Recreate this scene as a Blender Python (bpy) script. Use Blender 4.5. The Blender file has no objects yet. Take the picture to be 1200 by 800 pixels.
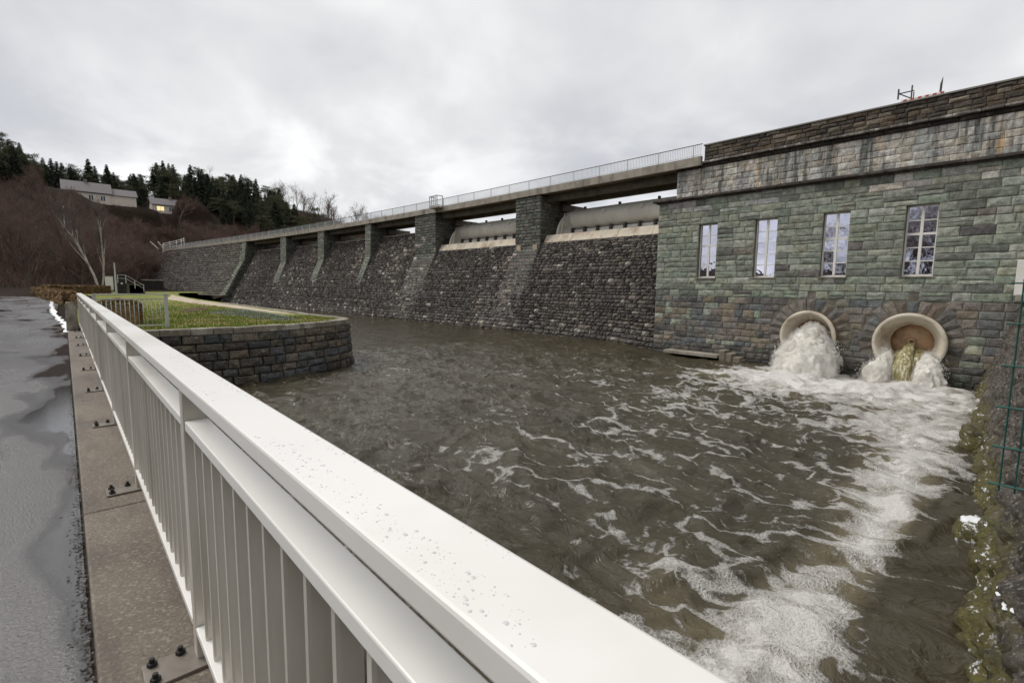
import bpy, bmesh, math, random
import numpy as np
from mathutils import Matrix, Vector
R = math.radians
sc = bpy.context.scene
COL = sc.collection

# ------------------------------------------------------------------ camera
EYE = 1.55
M = Matrix(((0.6700, -0.0880, 0.7370), (0.7420, 0.0630, -0.6670), (0.0120, 0.9940, 0.1080)))
ax = Vector((0.670, 0.742, 0.012)).normalized()
az_ = Vector((0.737, -0.667, 0.108)).normalized()
ay = az_.cross(ax).normalized(); az_ = ax.cross(ay).normalized()
cam = bpy.data.cameras.new('camera'); cam_o = bpy.data.objects.new('camera', cam); COL.objects.link(cam_o)
cam_o.matrix_world = Matrix(((ax.x, ay.x, az_.x, 0), (ax.y, ay.y, az_.y, 0), (ax.z, ay.z, az_.z, EYE), (0, 0, 0, 1)))
cam.sensor_width = 36; cam.sensor_fit = 'HORIZONTAL'; cam.lens = 17.34
cam.clip_start = 0.05; cam.clip_end = 5000
sc.camera = cam_o

# ------------------------------------------------------------------ world, sun, exposure
SUN_EL, SUN_AZ = 48, 0.0
SUN_DIR = Vector((-0.52, -0.34, 0.79)).normalized()
w = bpy.data.worlds.new('World'); sc.world = w; w.use_nodes = True
nt = w.node_tree; nt.nodes.clear()
def N(nt, t, **kw):
    n = nt.nodes.new(t)
    for k, v in kw.items(): setattr(n, k, v)
    return n
out = N(nt, 'ShaderNodeOutputWorld'); bg = N(nt, 'ShaderNodeBackground')
sky = N(nt, 'ShaderNodeTexSky'); sky.sky_type = 'NISHITA'; sky.sun_disc = False
sky.sun_elevation = math.asin(SUN_DIR.z); sky.sun_rotation = math.atan2(SUN_DIR.x, SUN_DIR.y)
bg.inputs['Strength'].default_value = 0.1
tc = N(nt, 'ShaderNodeTexCoord'); sep = N(nt, 'ShaderNodeSeparateXYZ')
nt.links.new(tc.outputs['Generated'], sep.inputs[0])
def mathn(nt, op, a, b=None, c=None, clamp=False):
    n = N(nt, 'ShaderNodeMath', operation=op); n.use_clamp = clamp
    for i, v in enumerate((a, b, c)):
        if v is None: continue
        if isinstance(v, (int, float)): n.inputs[i].default_value = v
        else: nt.links.new(v, n.inputs[i])
    return n.outputs[0]
zc = mathn(nt, 'ADD', mathn(nt, 'MAXIMUM', sep.outputs[2], 0.0), 0.42)
comb = N(nt, 'ShaderNodeCombineXYZ')
nt.links.new(mathn(nt, 'DIVIDE', sep.outputs[0], zc), comb.inputs[0])
nt.links.new(mathn(nt, 'DIVIDE', sep.outputs[1], zc), comb.inputs[1])
def noise(nt, vec, scale, detail=4, rough=0.55, dist=0.0, dim='3D'):
    n = N(nt, 'ShaderNodeTexNoise', noise_dimensions=dim)
    n.inputs['Scale'].default_value = scale; n.inputs['Detail'].default_value = detail
    n.inputs['Roughness'].default_value = rough; n.inputs['Distortion'].default_value = dist
    if vec is not None: nt.links.new(vec, n.inputs['Vector'])
    return n
def ramp(nt, fac, stops):
    n = N(nt, 'ShaderNodeValToRGB'); cr = n.color_ramp
    while len(cr.elements) < len(stops): cr.elements.new(0.5)
    for e, (p, c) in zip(cr.elements, stops):
        e.position = p; e.color = (c[0], c[1], c[2], 1) if not isinstance(c, (int, float)) else (c, c, c, 1)
    nt.links.new(fac, n.inputs[0]); return n.outputs[0]
def mixc(nt, fac, a, b, mode='MIX'):
    n = N(nt, 'ShaderNodeMix', data_type='RGBA', blend_type=mode)
    for inp, v in ((n.inputs[0], fac), (n.inputs[6], a), (n.inputs[7], b)):
        if isinstance(v, (int, float)): inp.default_value = v
        elif isinstance(v, tuple): inp.default_value = (v[0], v[1], v[2], 1)
        else: nt.links.new(v, inp)
    return n.outputs[2]
n1 = noise(nt, comb.outputs[0], 1.15, 5, 0.5, 0.2)
n2 = noise(nt, comb.outputs[0], 3.6, 5, 0.52, 0.25)
dens = mathn(nt, 'ADD', mathn(nt, 'MULTIPLY', n1.outputs[0], 0.72), mathn(nt, 'MULTIPLY', n2.outputs[0], 0.28))
cloud = ramp(nt, dens, [(0.36, (4.4, 4.54, 4.85)), (0.46, (5.1, 5.2, 5.42)), (0.55, (6.0, 6.05, 6.12)), (0.64, (7.4, 7.4, 7.4))])
# a brighter band low down, where the cloud deck thins towards the horizon
low = ramp(nt, sep.outputs[2], [(0.0, 0.16), (0.14, 0.10), (0.34, 0.0)])
low = mathn(nt, 'MULTIPLY', low, ramp(nt, n2.outputs[0], [(0.42, 0.0), (0.62, 1.0)]))
cloud = mixc(nt, low, cloud, (22.0, 22.0, 22.0))
skyc = mixc(nt, 0.985, sky.outputs[0], cloud)
nt.links.new(skyc, bg.inputs['Color']); nt.links.new(bg.outputs[0], out.inputs[0])

sun = bpy.data.lights.new('sun', 'SUN'); sun.energy = 1.5; sun.angle = R(25); sun.color = (1.0, 0.96, 0.9)
sun_o = bpy.data.objects.new('sun', sun); COL.objects.link(sun_o)
sun_o.rotation_euler = (-SUN_DIR).to_track_quat('-Z', 'Y').to_euler(); sun_o.location = (0, 0, 60)
sc.cycles.volume_bounces = 8; sc.cycles.max_bounces = 14
sc.view_settings.view_transform = 'Standard'; sc.view_settings.look = 'None'
sc.view_settings.exposure = 0.42; sc.view_settings.gamma = 1.0; sc.view_settings.use_curve_mapping = False

# ------------------------------------------------------------------ helpers
def lin(r, g, b):
    f = lambda v: (v/255/12.92) if v/255 <= 0.04045 else ((v/255+0.055)/1.055)**2.4
    return (f(r), f(g), f(b))
def tag(o, label=None, cat=None, group=None, kind=None):
    if label: o['label'] = label
    if cat: o['category'] = cat
    if group: o['group'] = group
    if kind: o['kind'] = kind
    return o
def empty(name, loc=(0, 0, 0), label=None, cat=None, group=None, rz=0):
    o = bpy.data.objects.new(name, None); COL.objects.link(o); o.location = loc; o.rotation_euler = (0, 0, rz)
    return tag(o, label, cat, group)
def link(name, me, parent=None, loc=None):
    o = bpy.data.objects.new(name, me); COL.objects.link(o)
    if parent: o.parent = parent
    if loc: o.location = loc
    return o
class MB:
    """collects shapes; build() links them as one mesh object (coordinates are in the parent's space)"""
    def __init__(s): s.v = []; s.f = []; s.c = []; s.cur = None
    def add(s, vs, fs, col=None):
        b = len(s.v); s.v.extend([tuple(p) for p in vs]); s.f.extend([tuple(b+i for i in f) for f in fs])
        s.c.extend([col]*len(fs))
    def box(s, x0, x1, y0, y1, z0, z1, col=None, bev=0.0):
        if bev <= 0:
            vs = [(x0,y0,z0),(x1,y0,z0),(x1,y1,z0),(x0,y1,z0),(x0,y0,z1),(x1,y0,z1),(x1,y1,z1),(x0,y1,z1)]
            s.add(vs, [(0,3,2,1),(4,5,6,7),(0,1,5,4),(1,2,6,5),(2,3,7,6),(3,0,4,7)], col); return
        bm = bmesh.new(); bmesh.ops.create_cube(bm, size=1)
        for v in bm.verts:
            v.co = Vector(((x0+x1)/2+v.co.x*(x1-x0), (y0+y1)/2+v.co.y*(y1-y0), (z0+z1)/2+v.co.z*(z1-z0)))
        bmesh.ops.bevel(bm, geom=bm.edges[:], offset=bev, segments=2, affect='EDGES', profile=0.5)
        bm.verts.index_update()
        s.add([v.co[:] for v in bm.verts], [[v.index for v in f.verts] for f in bm.faces], col); bm.free()
    def tube(s, pts, rad, n=6, col=None, caps=True):
        pts = [Vector(p) for p in pts]
        if isinstance(rad, (int, float)): rad = [rad]*len(pts)
        vs = []; fs = []; ref = None
        for i, p in enumerate(pts):
            d = (pts[min(i+1, len(pts)-1)]-pts[max(i-1, 0)]).normalized()
            if ref is None: ref = Vector((0, 0, 1)) if abs(d.z) < 0.9 else Vector((1, 0, 0))
            u = d.cross(ref).normalized(); v = d.cross(u); ref = v.cross(d) if False else ref
            for k in range(n):
                a = 2*math.pi*k/n
                vs.append(p+(u*math.cos(a)+v*math.sin(a))*rad[i])
        for i in range(len(pts)-1):
            for k in range(n):
                k2 = (k+1) % n
                fs.append((i*n+k, i*n+k2, (i+1)*n+k2, (i+1)*n+k))
        if caps:
            fs.append(tuple(range(n))[::-1]); fs.append(tuple((len(pts)-1)*n+k for k in range(n)))
        s.add(vs, fs, col)
    def mesh(s, name, mat, smooth=False):
        me = bpy.data.meshes.new(name); me.from_pydata(s.v, [], s.f); me.materials.append(mat)
        if any(c is not None for c in s.c):
            a = me.attributes.new('tone', 'FLOAT_COLOR', 'FACE')
            arr = np.ones((len(s.c), 4), np.float32)
            for i, c in enumerate(s.c):
                if c is not None: arr[i, :3] = c
            a.data.foreach_set('color', arr.ravel())
        if smooth: me.polygons.foreach_set('use_smooth', [True]*len(me.polygons))
        me.update(); return me
    def build(s, name, mat, parent=None, smooth=False, loc=None):
        return link(name, s.mesh(name, mat, smooth), parent, loc)
def np_mesh(name, V, F, mat, smooth=False):
    me = bpy.data.meshes.new(name); V = np.asarray(V, np.float32); F = np.asarray(F, np.int32)
    me.vertices.add(len(V)); me.vertices.foreach_set('co', V.ravel())
    k = F.shape[1]; me.loops.add(F.size); me.loops.foreach_set('vertex_index', F.ravel())
    me.polygons.add(len(F)); me.polygons.foreach_set('loop_start', np.arange(0, F.size, k, dtype=np.int32))
    me.polygons.foreach_set('loop_total', np.full(len(F), k, np.int32))
    if smooth: me.polygons.foreach_set('use_smooth', np.ones(len(F), bool))
    me.materials.append(mat); me.update(calc_edges=True); return me
def grid_faces(nu, nv):
    i = np.arange(nu-1)[:, None]*nv+np.arange(nv-1)[None, :]
    return np.stack([i, i+nv, i+nv+1, i+1], -1).reshape(-1, 4)
def hash2(ix, iy, seed):
    h = (ix.astype(np.int64)*374761393+iy.astype(np.int64)*668265263+seed*144665) & 0xffffffff
    h = ((h ^ (h >> 13))*1274126177) & 0xffffffff
    return ((h ^ (h >> 16)) & 0xffff)/65535.0
def vn(x, y, seed=0):
    x = np.asarray(x, float); y = np.asarray(y, float)
    ix = np.floor(x); iy = np.floor(y); fx = x-ix; fy = y-iy
    fx = fx*fx*fx*(fx*(fx*6-15)+10); fy = fy*fy*fy*(fy*(fy*6-15)+10)
    a = hash2(ix, iy, seed); b = hash2(ix+1, iy, seed); c = hash2(ix, iy+1, seed); d = hash2(ix+1, iy+1, seed)
    return (a+(b-a)*fx)+((c+(d-c)*fx)-(a+(b-a)*fx))*fy
def fbm(x, y, oct=4, seed=0, gain=0.5):
    t = 0; a = 1; s = 0
    for i in range(oct):
        t = t+a*vn(x*(2**i)+i*17.3, y*(2**i)-i*9.1, seed+i); s += a; a *= gain
    return t/s
def sstep(a, b, x):
    t = np.clip((x-a)/(b-a), 0, 1); return t*t*(3-2*t)

# ------------------------------------------------------------------ materials
def new_mat(name):
    m = bpy.data.materials.new(name); m.use_nodes = True; nt = m.node_tree
    b = nt.nodes['Principled BSDF']; return m, nt, b
def bump(nt, b, h, strength=0.5, dist=0.02):
    n = N(nt, 'ShaderNodeBump'); n.inputs['Strength'].default_value = strength; n.inputs['Distance'].default_value = dist
    nt.links.new(h, n.inputs['Height']); nt.links.new(n.outputs[0], b.inputs['Normal']); return n
def pos(nt, scale=(1, 1, 1)):
    g = N(nt, 'ShaderNodeNewGeometry'); mp = N(nt, 'ShaderNodeMapping'); mp.inputs['Scale'].default_value = scale
    nt.links.new(g.outputs['Position'], mp.inputs[0]); return mp.outputs[0]
def plain(name, col, rough=0.6, var=0.25, scale=3.0, bumps=0.2, bdist=0.01, metallic=0.0, spec=0.5, dirt=None, dirt_amt=0.5, streak=None):
    m, nt, b = new_mat(name)
    p = pos(nt); nz = noise(nt, p, scale, 6, 0.6)
    c0 = tuple(v*(1-var) for v in col); c1 = tuple(min(v*(1+var), 0.95) for v in col)
    c = ramp(nt, nz.outputs[0], [(0.3, c0), (0.7, c1)])
    if dirt:
        nz2 = noise(nt, pos(nt, streak or (1, 1, 1)), scale*0.6, 5, 0.65)
        f = ramp(nt, nz2.outputs[0], [(0.48, 0.0), (0.68, dirt_amt)])
        c = mixc(nt, f, c, dirt)
    nt.links.new(c, b.inputs['Base Color']); b.inputs['Roughness'].default_value = rough
    b.inputs['Metallic'].default_value = metallic; b.inputs['Specular IOR Level'].default_value = spec
    if bumps: bump(nt, b, noise(nt, p, scale*9, 5, 0.65).outputs[0], bumps, bdist)
    return m
def stone_mat(name, src, streaks=None, rough=0.8, bstr=0.55, lichen=0.0, wetz=None, moss=0.0):
    """per-stone colour comes from the object (src='object') or from the face attribute tone"""
    m, nt, b = new_mat(name)
    if src == 'object': base = N(nt, 'ShaderNodeObjectInfo').outputs['Color']
    else: base = N(nt, 'ShaderNodeAttribute', attribute_name='tone').outputs['Color']
    p = pos(nt); a = noise(nt, p, 4.2, 7, 0.68); f = noise(nt, p, 19, 5, 0.7)
    k = ramp(nt, a.outputs[0], [(0.28, 0.48), (0.5, 0.95), (0.72, 1.45)])
    c = mixc(nt, 1.0, base, k, 'MULTIPLY')
    k2 = ramp(nt, f.outputs[0], [(0.3, 0.62), (0.7, 1.3)])
    c = mixc(nt, 1.0, c, k2, 'MULTIPLY')
    if streaks:
        s = noise(nt, pos(nt, (2.2, 2.2, 0.22)), 1.0, 6, 0.7)
        c = mixc(nt, ramp(nt, s.outputs[0], [(0.5, 0.0), (0.62, streaks[1])]), c, streaks[0])
        s2 = noise(nt, pos(nt, (3.1, 3.1, 0.35)), 1.0, 5, 0.7)
        c = mixc(nt, ramp(nt, s2.outputs[0], [(0.56, 0.0), (0.68, streaks[3])]), c, streaks[2])
    if lichen:
        l = noise(nt, p, 7.5, 6, 0.75)
        c = mixc(nt, ramp(nt, l.outputs[0], [(0.575, 0.0), (0.66, lichen)]), c, lin(190, 184, 170))
    if moss:
        l = noise(nt, p, 1.7, 6, 0.7)
        c = mixc(nt, ramp(nt, l.outputs[0], [(0.52, 0.0), (0.68, moss)]), c, (0.055, 0.06, 0.02))
    if wetz is not None:       # the wall stays dark and wet where the water splashes and laps
        sx = N(nt, 'ShaderNodeSeparateXYZ'); nt.links.new(p, sx.inputs[0])
        zz = mathn(nt, 'ADD', sx.outputs[2], mathn(nt, 'MULTIPLY', a.outputs[0], 0.5))
        wf = ramp(nt, mathn(nt, 'SUBTRACT', zz, wetz-0.75, clamp=True), [(0.25, 1.0), (1.0, 0.0)])
        c = mixc(nt, mathn(nt, 'MULTIPLY', wf, 0.75), c, (0.02, 0.018, 0.014))
        rg = mathn(nt, 'SUBTRACT', rough, mathn(nt, 'MULTIPLY', wf, 0.35)); nt.links.new(rg, b.inputs['Roughness'])
    else: b.inputs['Roughness'].default_value = rough
    nt.links.new(c, b.inputs['Base Color']); b.inputs['Specular IOR Level'].default_value = 0.35
    hh = mathn(nt, 'ADD', mathn(nt, 'MULTIPLY', a.outputs[0], 1.6), mathn(nt, 'MULTIPLY', f.outputs[0], 0.6))
    bump(nt, b, hh, bstr, 0.05)
    return m

mat_mortar = plain('mortar', lin(112, 108, 98), 0.9, 0.35, 2.5, 0.3)
mat_mortar_dark = plain('mortar_dark', lin(50, 46, 42), 0.9, 0.35, 2.5, 0.3)
mat_conc = plain('concrete', lin(158, 150, 138), 0.8, 0.22, 1.6, 0.3, 0.01, dirt=lin(84, 76, 66), dirt_amt=0.7, streak=(1.4, 1.4, 0.3))
mat_conc_dark = plain('concrete_girder', lin(104, 96, 84), 0.8, 0.25, 1.2, 0.3, 0.01, dirt=lin(58, 50, 42), dirt_amt=0.7)
mat_paint = plain('pale_paint', lin(232, 230, 226), 0.32, 0.03, 1.2, 0.05, 0.003, dirt=lin(196, 190, 178), dirt_amt=0.5)
mat_rail_shaded = plain('shaded_rail_paint', lin(208, 203, 193), 0.38, 0.05, 1.5, 0.06, 0.003, metallic=0.25, dirt=lin(150, 140, 122), dirt_amt=0.5, streak=(2, 2, .4))  # darker copy of the railing paint: shade on posts and balusters put into colour
mat_paint_dull = plain('galvanised', lin(190, 192, 192), 0.4, 0.08, 3, 0.05, 0.003, dirt=lin(150, 146, 138), dirt_amt=0.5)
mat_steel_dark = plain('dark_steel', lin(78, 74, 70), 0.5, 0.15, 4, 0.1)
mat_plate = plain('base_plate_steel', lin(132, 125, 116), 0.4, 0.2, 9, 0.15, 0.003, metallic=0.4)
mat_beige = plain('beige_paint', lin(238, 234, 224), 0.45, 0.07, 0.9, 0.06, 0.004, dirt=lin(190, 182, 166), dirt_amt=0.45, streak=(1.2, 1.2, 0.3))
mat_flange = plain('outlet_paint', lin(208, 199, 182), 0.4, 0.06, 1.6, 0.05, 0.004, dirt=lin(132, 112, 84), dirt_amt=0.7)
mat_flange_side = plain('outlet_rim_brown', lin(128, 108, 78), 0.55, 0.2, 2.5, 0.2, 0.006)
mat_rust = plain('rusty_steel', lin(186, 152, 116), 0.5, 0.25, 1.8, 0.1, 0.004, dirt=lin(96, 66, 44), dirt_amt=0.8)
mat_frame = plain('window_frame', lin(236, 232, 224), 0.45, 0.06, 4, 0.08, 0.003)
mat_trunk = plain('bark', lin(84, 72, 64), 0.9, 0.3, 2.0, 0.4, 0.02)
mat_twig = plain('twigs', lin(104, 82, 72), 0.9, 0.3, 0.9, 0)
mat_scrub = plain('undergrowth_stems', lin(96, 74, 63), 0.9, 0.55, 0.22, 0)
mat_birch = plain('birch_bark', lin(186, 178, 168), 0.8, 0.25, 2.5, 0.2, dirt=lin(60, 52, 48), dirt_amt=0.8)
mat_birch_twig = plain('birch_twig', lin(116, 104, 98), 0.9, 0.2, 1.0, 0)
mat_needle = plain('spruce_needles', (0.036, 0.045, 0.022), 0.8, 0.45, 0.7, 0)
mat_pine = plain('pine_needles', (0.062, 0.070, 0.026), 0.8, 0.45, 0.6, 0)
mat_hedge = plain('hedge_leaves', lin(136, 112, 80), 0.9, 0.4, 9, 0)
mat_roof = plain('slate_roof', lin(96, 90, 92), 0.6, 0.15, 1.5, 0.2)
mat_render = plain('house_render', lin(206, 196, 184), 0.85, 0.08, 0.6, 0.1)
mat_snow = plain('snow', (0.85, 0.86, 0.88), 0.6, 0.04, 6, 0.3, 0.02)
mat_red = plain('red_paint', lin(176, 44, 40), 0.4, 0.08, 6, 0)
mat_white = plain('white_paint', lin(225, 222, 216), 0.4, 0.05, 6, 0)
mat_green_wire = plain('green_coated_wire', lin(28, 84, 74), 0.4, 0.12, 6, 0)
mat_black = plain('black_rubber', lin(30, 30, 30), 0.6, 0.1, 6, 0)
mat_dark_in = plain('dark_interior', (0.012, 0.012, 0.012), 0.9, 0.1, 1, 0)

# glass with a strong reflection
mat_glass, nt_, b_ = new_mat('mirroring_glass')
b_.inputs['Base Color'].default_value = (0.62, 0.63, 0.74, 1); b_.inputs['Metallic'].default_value = 1.0; b_.inputs['Roughness'].default_value = 0.025
bump(nt_, b_, noise(nt_, pos(nt_), 2.2, 2, 0.5).outputs[0], 0.06, 0.05)
mat_lit, nt_, b_ = new_mat('lit_window'); b_.inputs['Emission Color'].default_value = (1.0, 0.78, 0.36, 1); b_.inputs['Emission Strength'].default_value = 0.75
b_.inputs['Base Color'].default_value = (0.3, 0.25, 0.15, 1)
mat_pane_dark = plain('house_glass', (0.05, 0.05, 0.055), 0.1, 0.1, 2, 0)

S_OBJ = stone_mat('ashlar_object', 'object', bstr=0.6, wetz=-1.15)
S_TONE = stone_mat('ashlar_tone', 'tone', bstr=0.6, wetz=-1.15)
U_OBJ = stone_mat('streaked_ashlar', 'object', streaks=(lin(78, 80, 78), 0.85, lin(206, 172, 122), 0.6), bstr=0.5)
P_OBJ = stone_mat('parapet_stone', 'object', bstr=0.7, lichen=0.25)
D_OBJ = stone_mat('dam_stone_object', 'object', bstr=0.9, lichen=0.45, rough=0.75)
D_TONE = stone_mat('dam_stone_tone', 'tone', bstr=0.9, lichen=0.45, rough=0.75)
Q_OBJ = stone_mat('quay_stone', 'object', bstr=0.8, lichen=0.4, wetz=-1.75, moss=0.35)

# ------------------------------------------------------------------ stones
rng = random.Random(7)
def stone_proto(asp, seed, h=0.3, relief=0.05, d=0.16):
    """one rough-faced block: x 0..w, z 0..h, face towards -y"""
    r = random.Random(seed); w = h*asp; e = min(0.045, h*0.15)
    vs = []; fs = []
    j = lambda a: r.uniform(-a, a)
    back = [(0, d, 0), (w, d, 0), (w, d, h), (0, d, h)]
    rim = [(j(.006), 0.012, j(.006)), (w+j(.006), 0.012, j(.006)), (w+j(.006), 0.012, h+j(.006)), (j(.006), 0.012, h+j(.006))]
    inn = [(e+j(e*.6), -r.uniform(0.1, 0.6)*relief, e+j(e*.6)), (w/2+j(w*.15), -r.uniform(.3, .9)*relief, e+j(e*.5)), (w-e+j(e*.6), -r.uniform(.1, .6)*relief, e+j(e*.6)),
           (w-e+j(e*.6), -r.uniform(.1, .7)*relief, h-e+j(e*.6)), (w/2+j(w*.15), -r.uniform(.3, .9)*relief, h-e+j(e*.5)), (e+j(e*.6), -r.uniform(.1, .7)*relief, h-e+j(e*.6))]
    cen = [(w*.3+j(w*.06), -r.uniform(.4, 1.2)*relief, h/2+j(h*.1)), (w*.7+j(w*.06), -r.uniform(.4, 1.2)*relief, h/2+j(h*.1))]
    vs = back+rim+inn+cen  # 0-3 back, 4-7 rim, 8-13 inner, 14-15 centre
    fs = [(4, 5, 1, 0), (5, 6, 2, 1), (6, 7, 3, 2), (7, 4, 0, 3),
          (4, 8, 9), (4, 9, 5), (5, 9, 10), (5, 10, 11, 6), (6, 11, 12), (6, 12, 7), (7, 12, 13), (7, 13, 8, 4),
          (8, 14, 9), (9, 14, 15), (9, 15, 10), (10, 15, 11), (11, 15, 12), (12, 15, 14), (12, 14, 13), (13, 14, 8)]
    fs = [tuple(reversed(f)) if k < 4 else tuple(f) for k, f in enumerate(fs)]
    return vs, fs, w, h
def fix_winding(vs, fs):
    """orient faces away from the block's middle"""
    c = np.mean(np.array(vs), 0); o = []
    for f in fs:
        p = [np.array(vs[i]) for i in f]
        n = np.cross(p[1]-p[0], p[2]-p[0])
        o.append(tuple(f) if np.dot(n, np.mean(p, 0)-c) >= 0 else tuple(reversed(f)))
    return o
class StoneKit:
    def __init__(s, mat_obj, h, relief, name='stone', asps=(0.8, 1.2, 1.7, 2.3, 3.0), n=4, seed=1, d=0.16):
        s.p = {}; s.me = {}; s.asps = asps; s.n = n
        for a in asps:
            for k in range(n):
                vs, fs, w_, h_ = stone_proto(a, seed*1000+int(a*10)*10+k, h, relief, d); fs = fix_winding(vs, fs)
                s.p[a, k] = (np.array(vs), fs, w_, h_)
                me = bpy.data.meshes.new(name); me.from_pydata(vs, [], fs); me.materials.append(mat_obj); me.update(); s.me[a, k] = me
    def pick(s, w, h):
        a = min(s.asps, key=lambda q: abs(q-w/h)); return a, rng.randrange(s.n)
    def place(s, parent, name, O, ex, ey, ez, w, h, col):
        """a stone as an object of its own; O is its lower left corner, ex/ey/ez the wall's axes (ey into the wall)"""
        key = s.pick(w, h); _, _, w0, h0 = s.p[key]
        o = link(name, s.me[key], parent)
        sx, sz = w/w0, h/h0
        o.matrix_local = Matrix(((ex[0]*sx, ey[0], ez[0]*sz, O[0]), (ex[1]*sx, ey[1], ez[1]*sz, O[1]), (ex[2]*sx, ey[2], ez[2]*sz, O[2]), (0, 0, 0, 1)))
        o.color = (col[0], col[1], col[2], 1); return o
    def into(s, mb, O, ex, ey, ez, w, h, col):
        key = s.pick(w, h); V, F, w0, h0 = s.p[key]
        Q = np.array(O)+V[:, :1]*(w/w0)*np.array(ex)+V[:, 1:2]*np.array(ey)+V[:, 2:]*(h/h0)*np.array(ez)
        mb.add(Q.tolist(), F, col)
def courses(z0, z1, hmin, hmax, snaps=()):
    zs = [z0]; marks = sorted([q for q in snaps if z0 < q < z1]+[z1])
    for mk in marks:
        a = zs[-1]; n = max(1, round((mk-a)/((hmin+hmax)/2))); hs = [rng.uniform(hmin, hmax) for _ in range(n)]
        k = (mk-a)/sum(hs)
        for hh in hs: zs.append(zs[-1]+hh*k)
        zs[-1] = mk
    return list(zip(zs[:-1], zs[1:]))
def split_run(x0, x1, lmin, lmax):
    r = []; x = x0
    while x1-x > 1e-6:
        l = rng.uniform(lmin, lmax)
        if x1-x-l < lmin*0.75: l = x1-x
        if l > lmax*1.25: l /= 2
        r.append((x, x+l)); x += l
    return r
def palette(cols, jit=0.18):
    c = rng.choice(cols); k = 1+rng.uniform(-jit, jit)
    return tuple(max(0.004, v*k*(1+rng.uniform(-0.02, 0.02))) for v in c)
GREEN = [lin(*c) for c in ((144, 150, 134), (136, 143, 127), (152, 157, 142), (130, 135, 122), (142, 144, 127), (160, 163, 150), (122, 126, 115), (148, 151, 140), (106, 109, 102), (149, 151, 131), (138, 147, 130), (128, 138, 122))]
BROWN = [lin(*c) for c in ((122, 116, 108), (108, 105, 101), (130, 123, 113), (100, 97, 94), (112, 113, 110), (132, 122, 107), (94, 92, 90), (124, 118, 112), (104, 108, 108))]
GREY = [lin(*c) for c in ((192, 189, 182), (182, 182, 178), (200, 192, 178), (172, 172, 168), (190, 183, 172), (206, 202, 194))]
GREEN = [tuple(1.14*(v*.80+.20*(.95*sum(c)/3+(.004, .003, -.010)[i])) for i, v in enumerate(c)) for c in GREEN]; BROWN = [tuple(v*1.08 for v in c) for c in BROWN]
DARK = [lin(*c) for c in ((84, 74, 62), (72, 64, 56), (96, 84, 68), (66, 60, 54), (88, 80, 72), (104, 94, 82))]
DAM = [lin(*c) for c in ((104, 98, 94), (92, 86, 83), (114, 106, 98), (84, 80, 78), (98, 94, 91), (122, 113, 104), (97, 90, 85), (108, 102, 97))]
LIGHT = [lin(*c) for c in ((178, 170, 158), (160, 152, 142), (190, 182, 170))]
QUAY = [lin(*c) for c in ((98, 91, 81), (88, 84, 78), (110, 100, 87), (80, 77, 72), (92, 92, 92), (118, 109, 98), (84, 86, 88))]
PIER = [lin(*c) for c in ((104, 106, 98), (94, 95, 89), (114, 115, 107), (86, 87, 83), (106, 106, 98), (98, 104, 94))]

# ------------------------------------------------------------------ terrain, lawn, road
WATER = -2.05
def Yc(x):
    x = np.asarray(x, float); d = np.minimum(x+20, 0)
    y = 32-d*d/1400; xe = -105.0
    ye = 32-(xe+20)**2/1400; sl = -2*(xe+20)/1400
    return np.where(x < xe, ye+(x-xe)*(sl+0.02), y)
def foot(Y):
    return np.interp(Y, [-300, -60, -8, 4, 12, 20, 30, 60, 160, 400], [220, 120, 96, 106, 128, 153, 158, 172, 235, 420])
def ridge(Y):
    return np.interp(Y, [-400, -120, 0, 40, 80, 120, 160, 200, 235, 300], [31, 31, 31, 34, 37, 37, 34, 27, 6, 2])
def terrain(X, Y):
    X = np.asarray(X, float); Y = np.asarray(Y, float)
    d = -X-foot(Y); H = ridge(Y)
    h = H*sstep(0, 1, np.clip(d/(H*np.interp(Y, [2, 20, 90], [3.3, 2.5, 2.3])+14), 0, 1))
    h = h+(fbm(X/26, Y/26, 4, 5)-0.5)*4*sstep(5, 40, d)
    for px0, px1, py0, py1, pz, mg in ((-214, -197, 0, 23, 24.6, 7), (-232, -212, 23, 38, 25.1, 8)):      # level pads the houses stand on
        k = sstep(px0-mg, px0, X)*sstep(px1+mg*.45, px1, X)*sstep(py0-mg, py0, Y)*sstep(py1+mg, py1, Y); h = h*(1-k)+pz*k
    low = np.where(Y > 30+0*X, 6.0*sstep(-10, 0, d), 0.8*sstep(112, 135, -X)*(Y > 0)+0.8*sstep(70, 100, -X)*(Y <= 0))
    g = np.maximum(h, 0)+low-0.06
    river = (X > -106)&(Y > 8.2)&(Y < 41) | (X > -24)&(Y > -8)&(X < 6) | (Y > 8)&(X > -24) | (Y > 8.2)&(Y < 24+0*X)&(X > -100) | (Y > 8.2)&(Y >= Yc(X)-4-3)&(X > -150)&(Y < 60)
    g = np.where(river & (Y > -8) & (d < 10), -3.6, g)
    g = np.where((X > -22)&(Y < -8), -0.06+2.2*sstep(18, 46, -Y), g)
    g = np.where((X > 6)&(Y > -8), 0.6, g)
    g = np.maximum(g, np.where(X > 8, 58*sstep(14, 120, X)+3*(fbm(X/20, Y/20, 3, 9)-.5)*sstep(14, 30, X), -9))  # unseen hillside on the right, added to cut sky light on the railing
    g = np.where((Y > 38)&(X > -130)&(d < 0), 2.0, g)
    return g
m, nt, b = new_mat('leaf_litter_slope')
p = pos(nt)
c = ramp(nt, noise(nt, p, 0.16, 8, 0.7).outputs[0], [(0.3, (0.014, 0.009, 0.007)), (0.5, (0.028, 0.018, 0.013)), (0.7, (0.050, 0.034, 0.024))])
c = mixc(nt, ramp(nt, noise(nt, p, 1.4, 6, 0.7).outputs[0], [(0.45, 0), (0.7, 0.7)]), c, (0.016, 0.012, 0.009))
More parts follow.
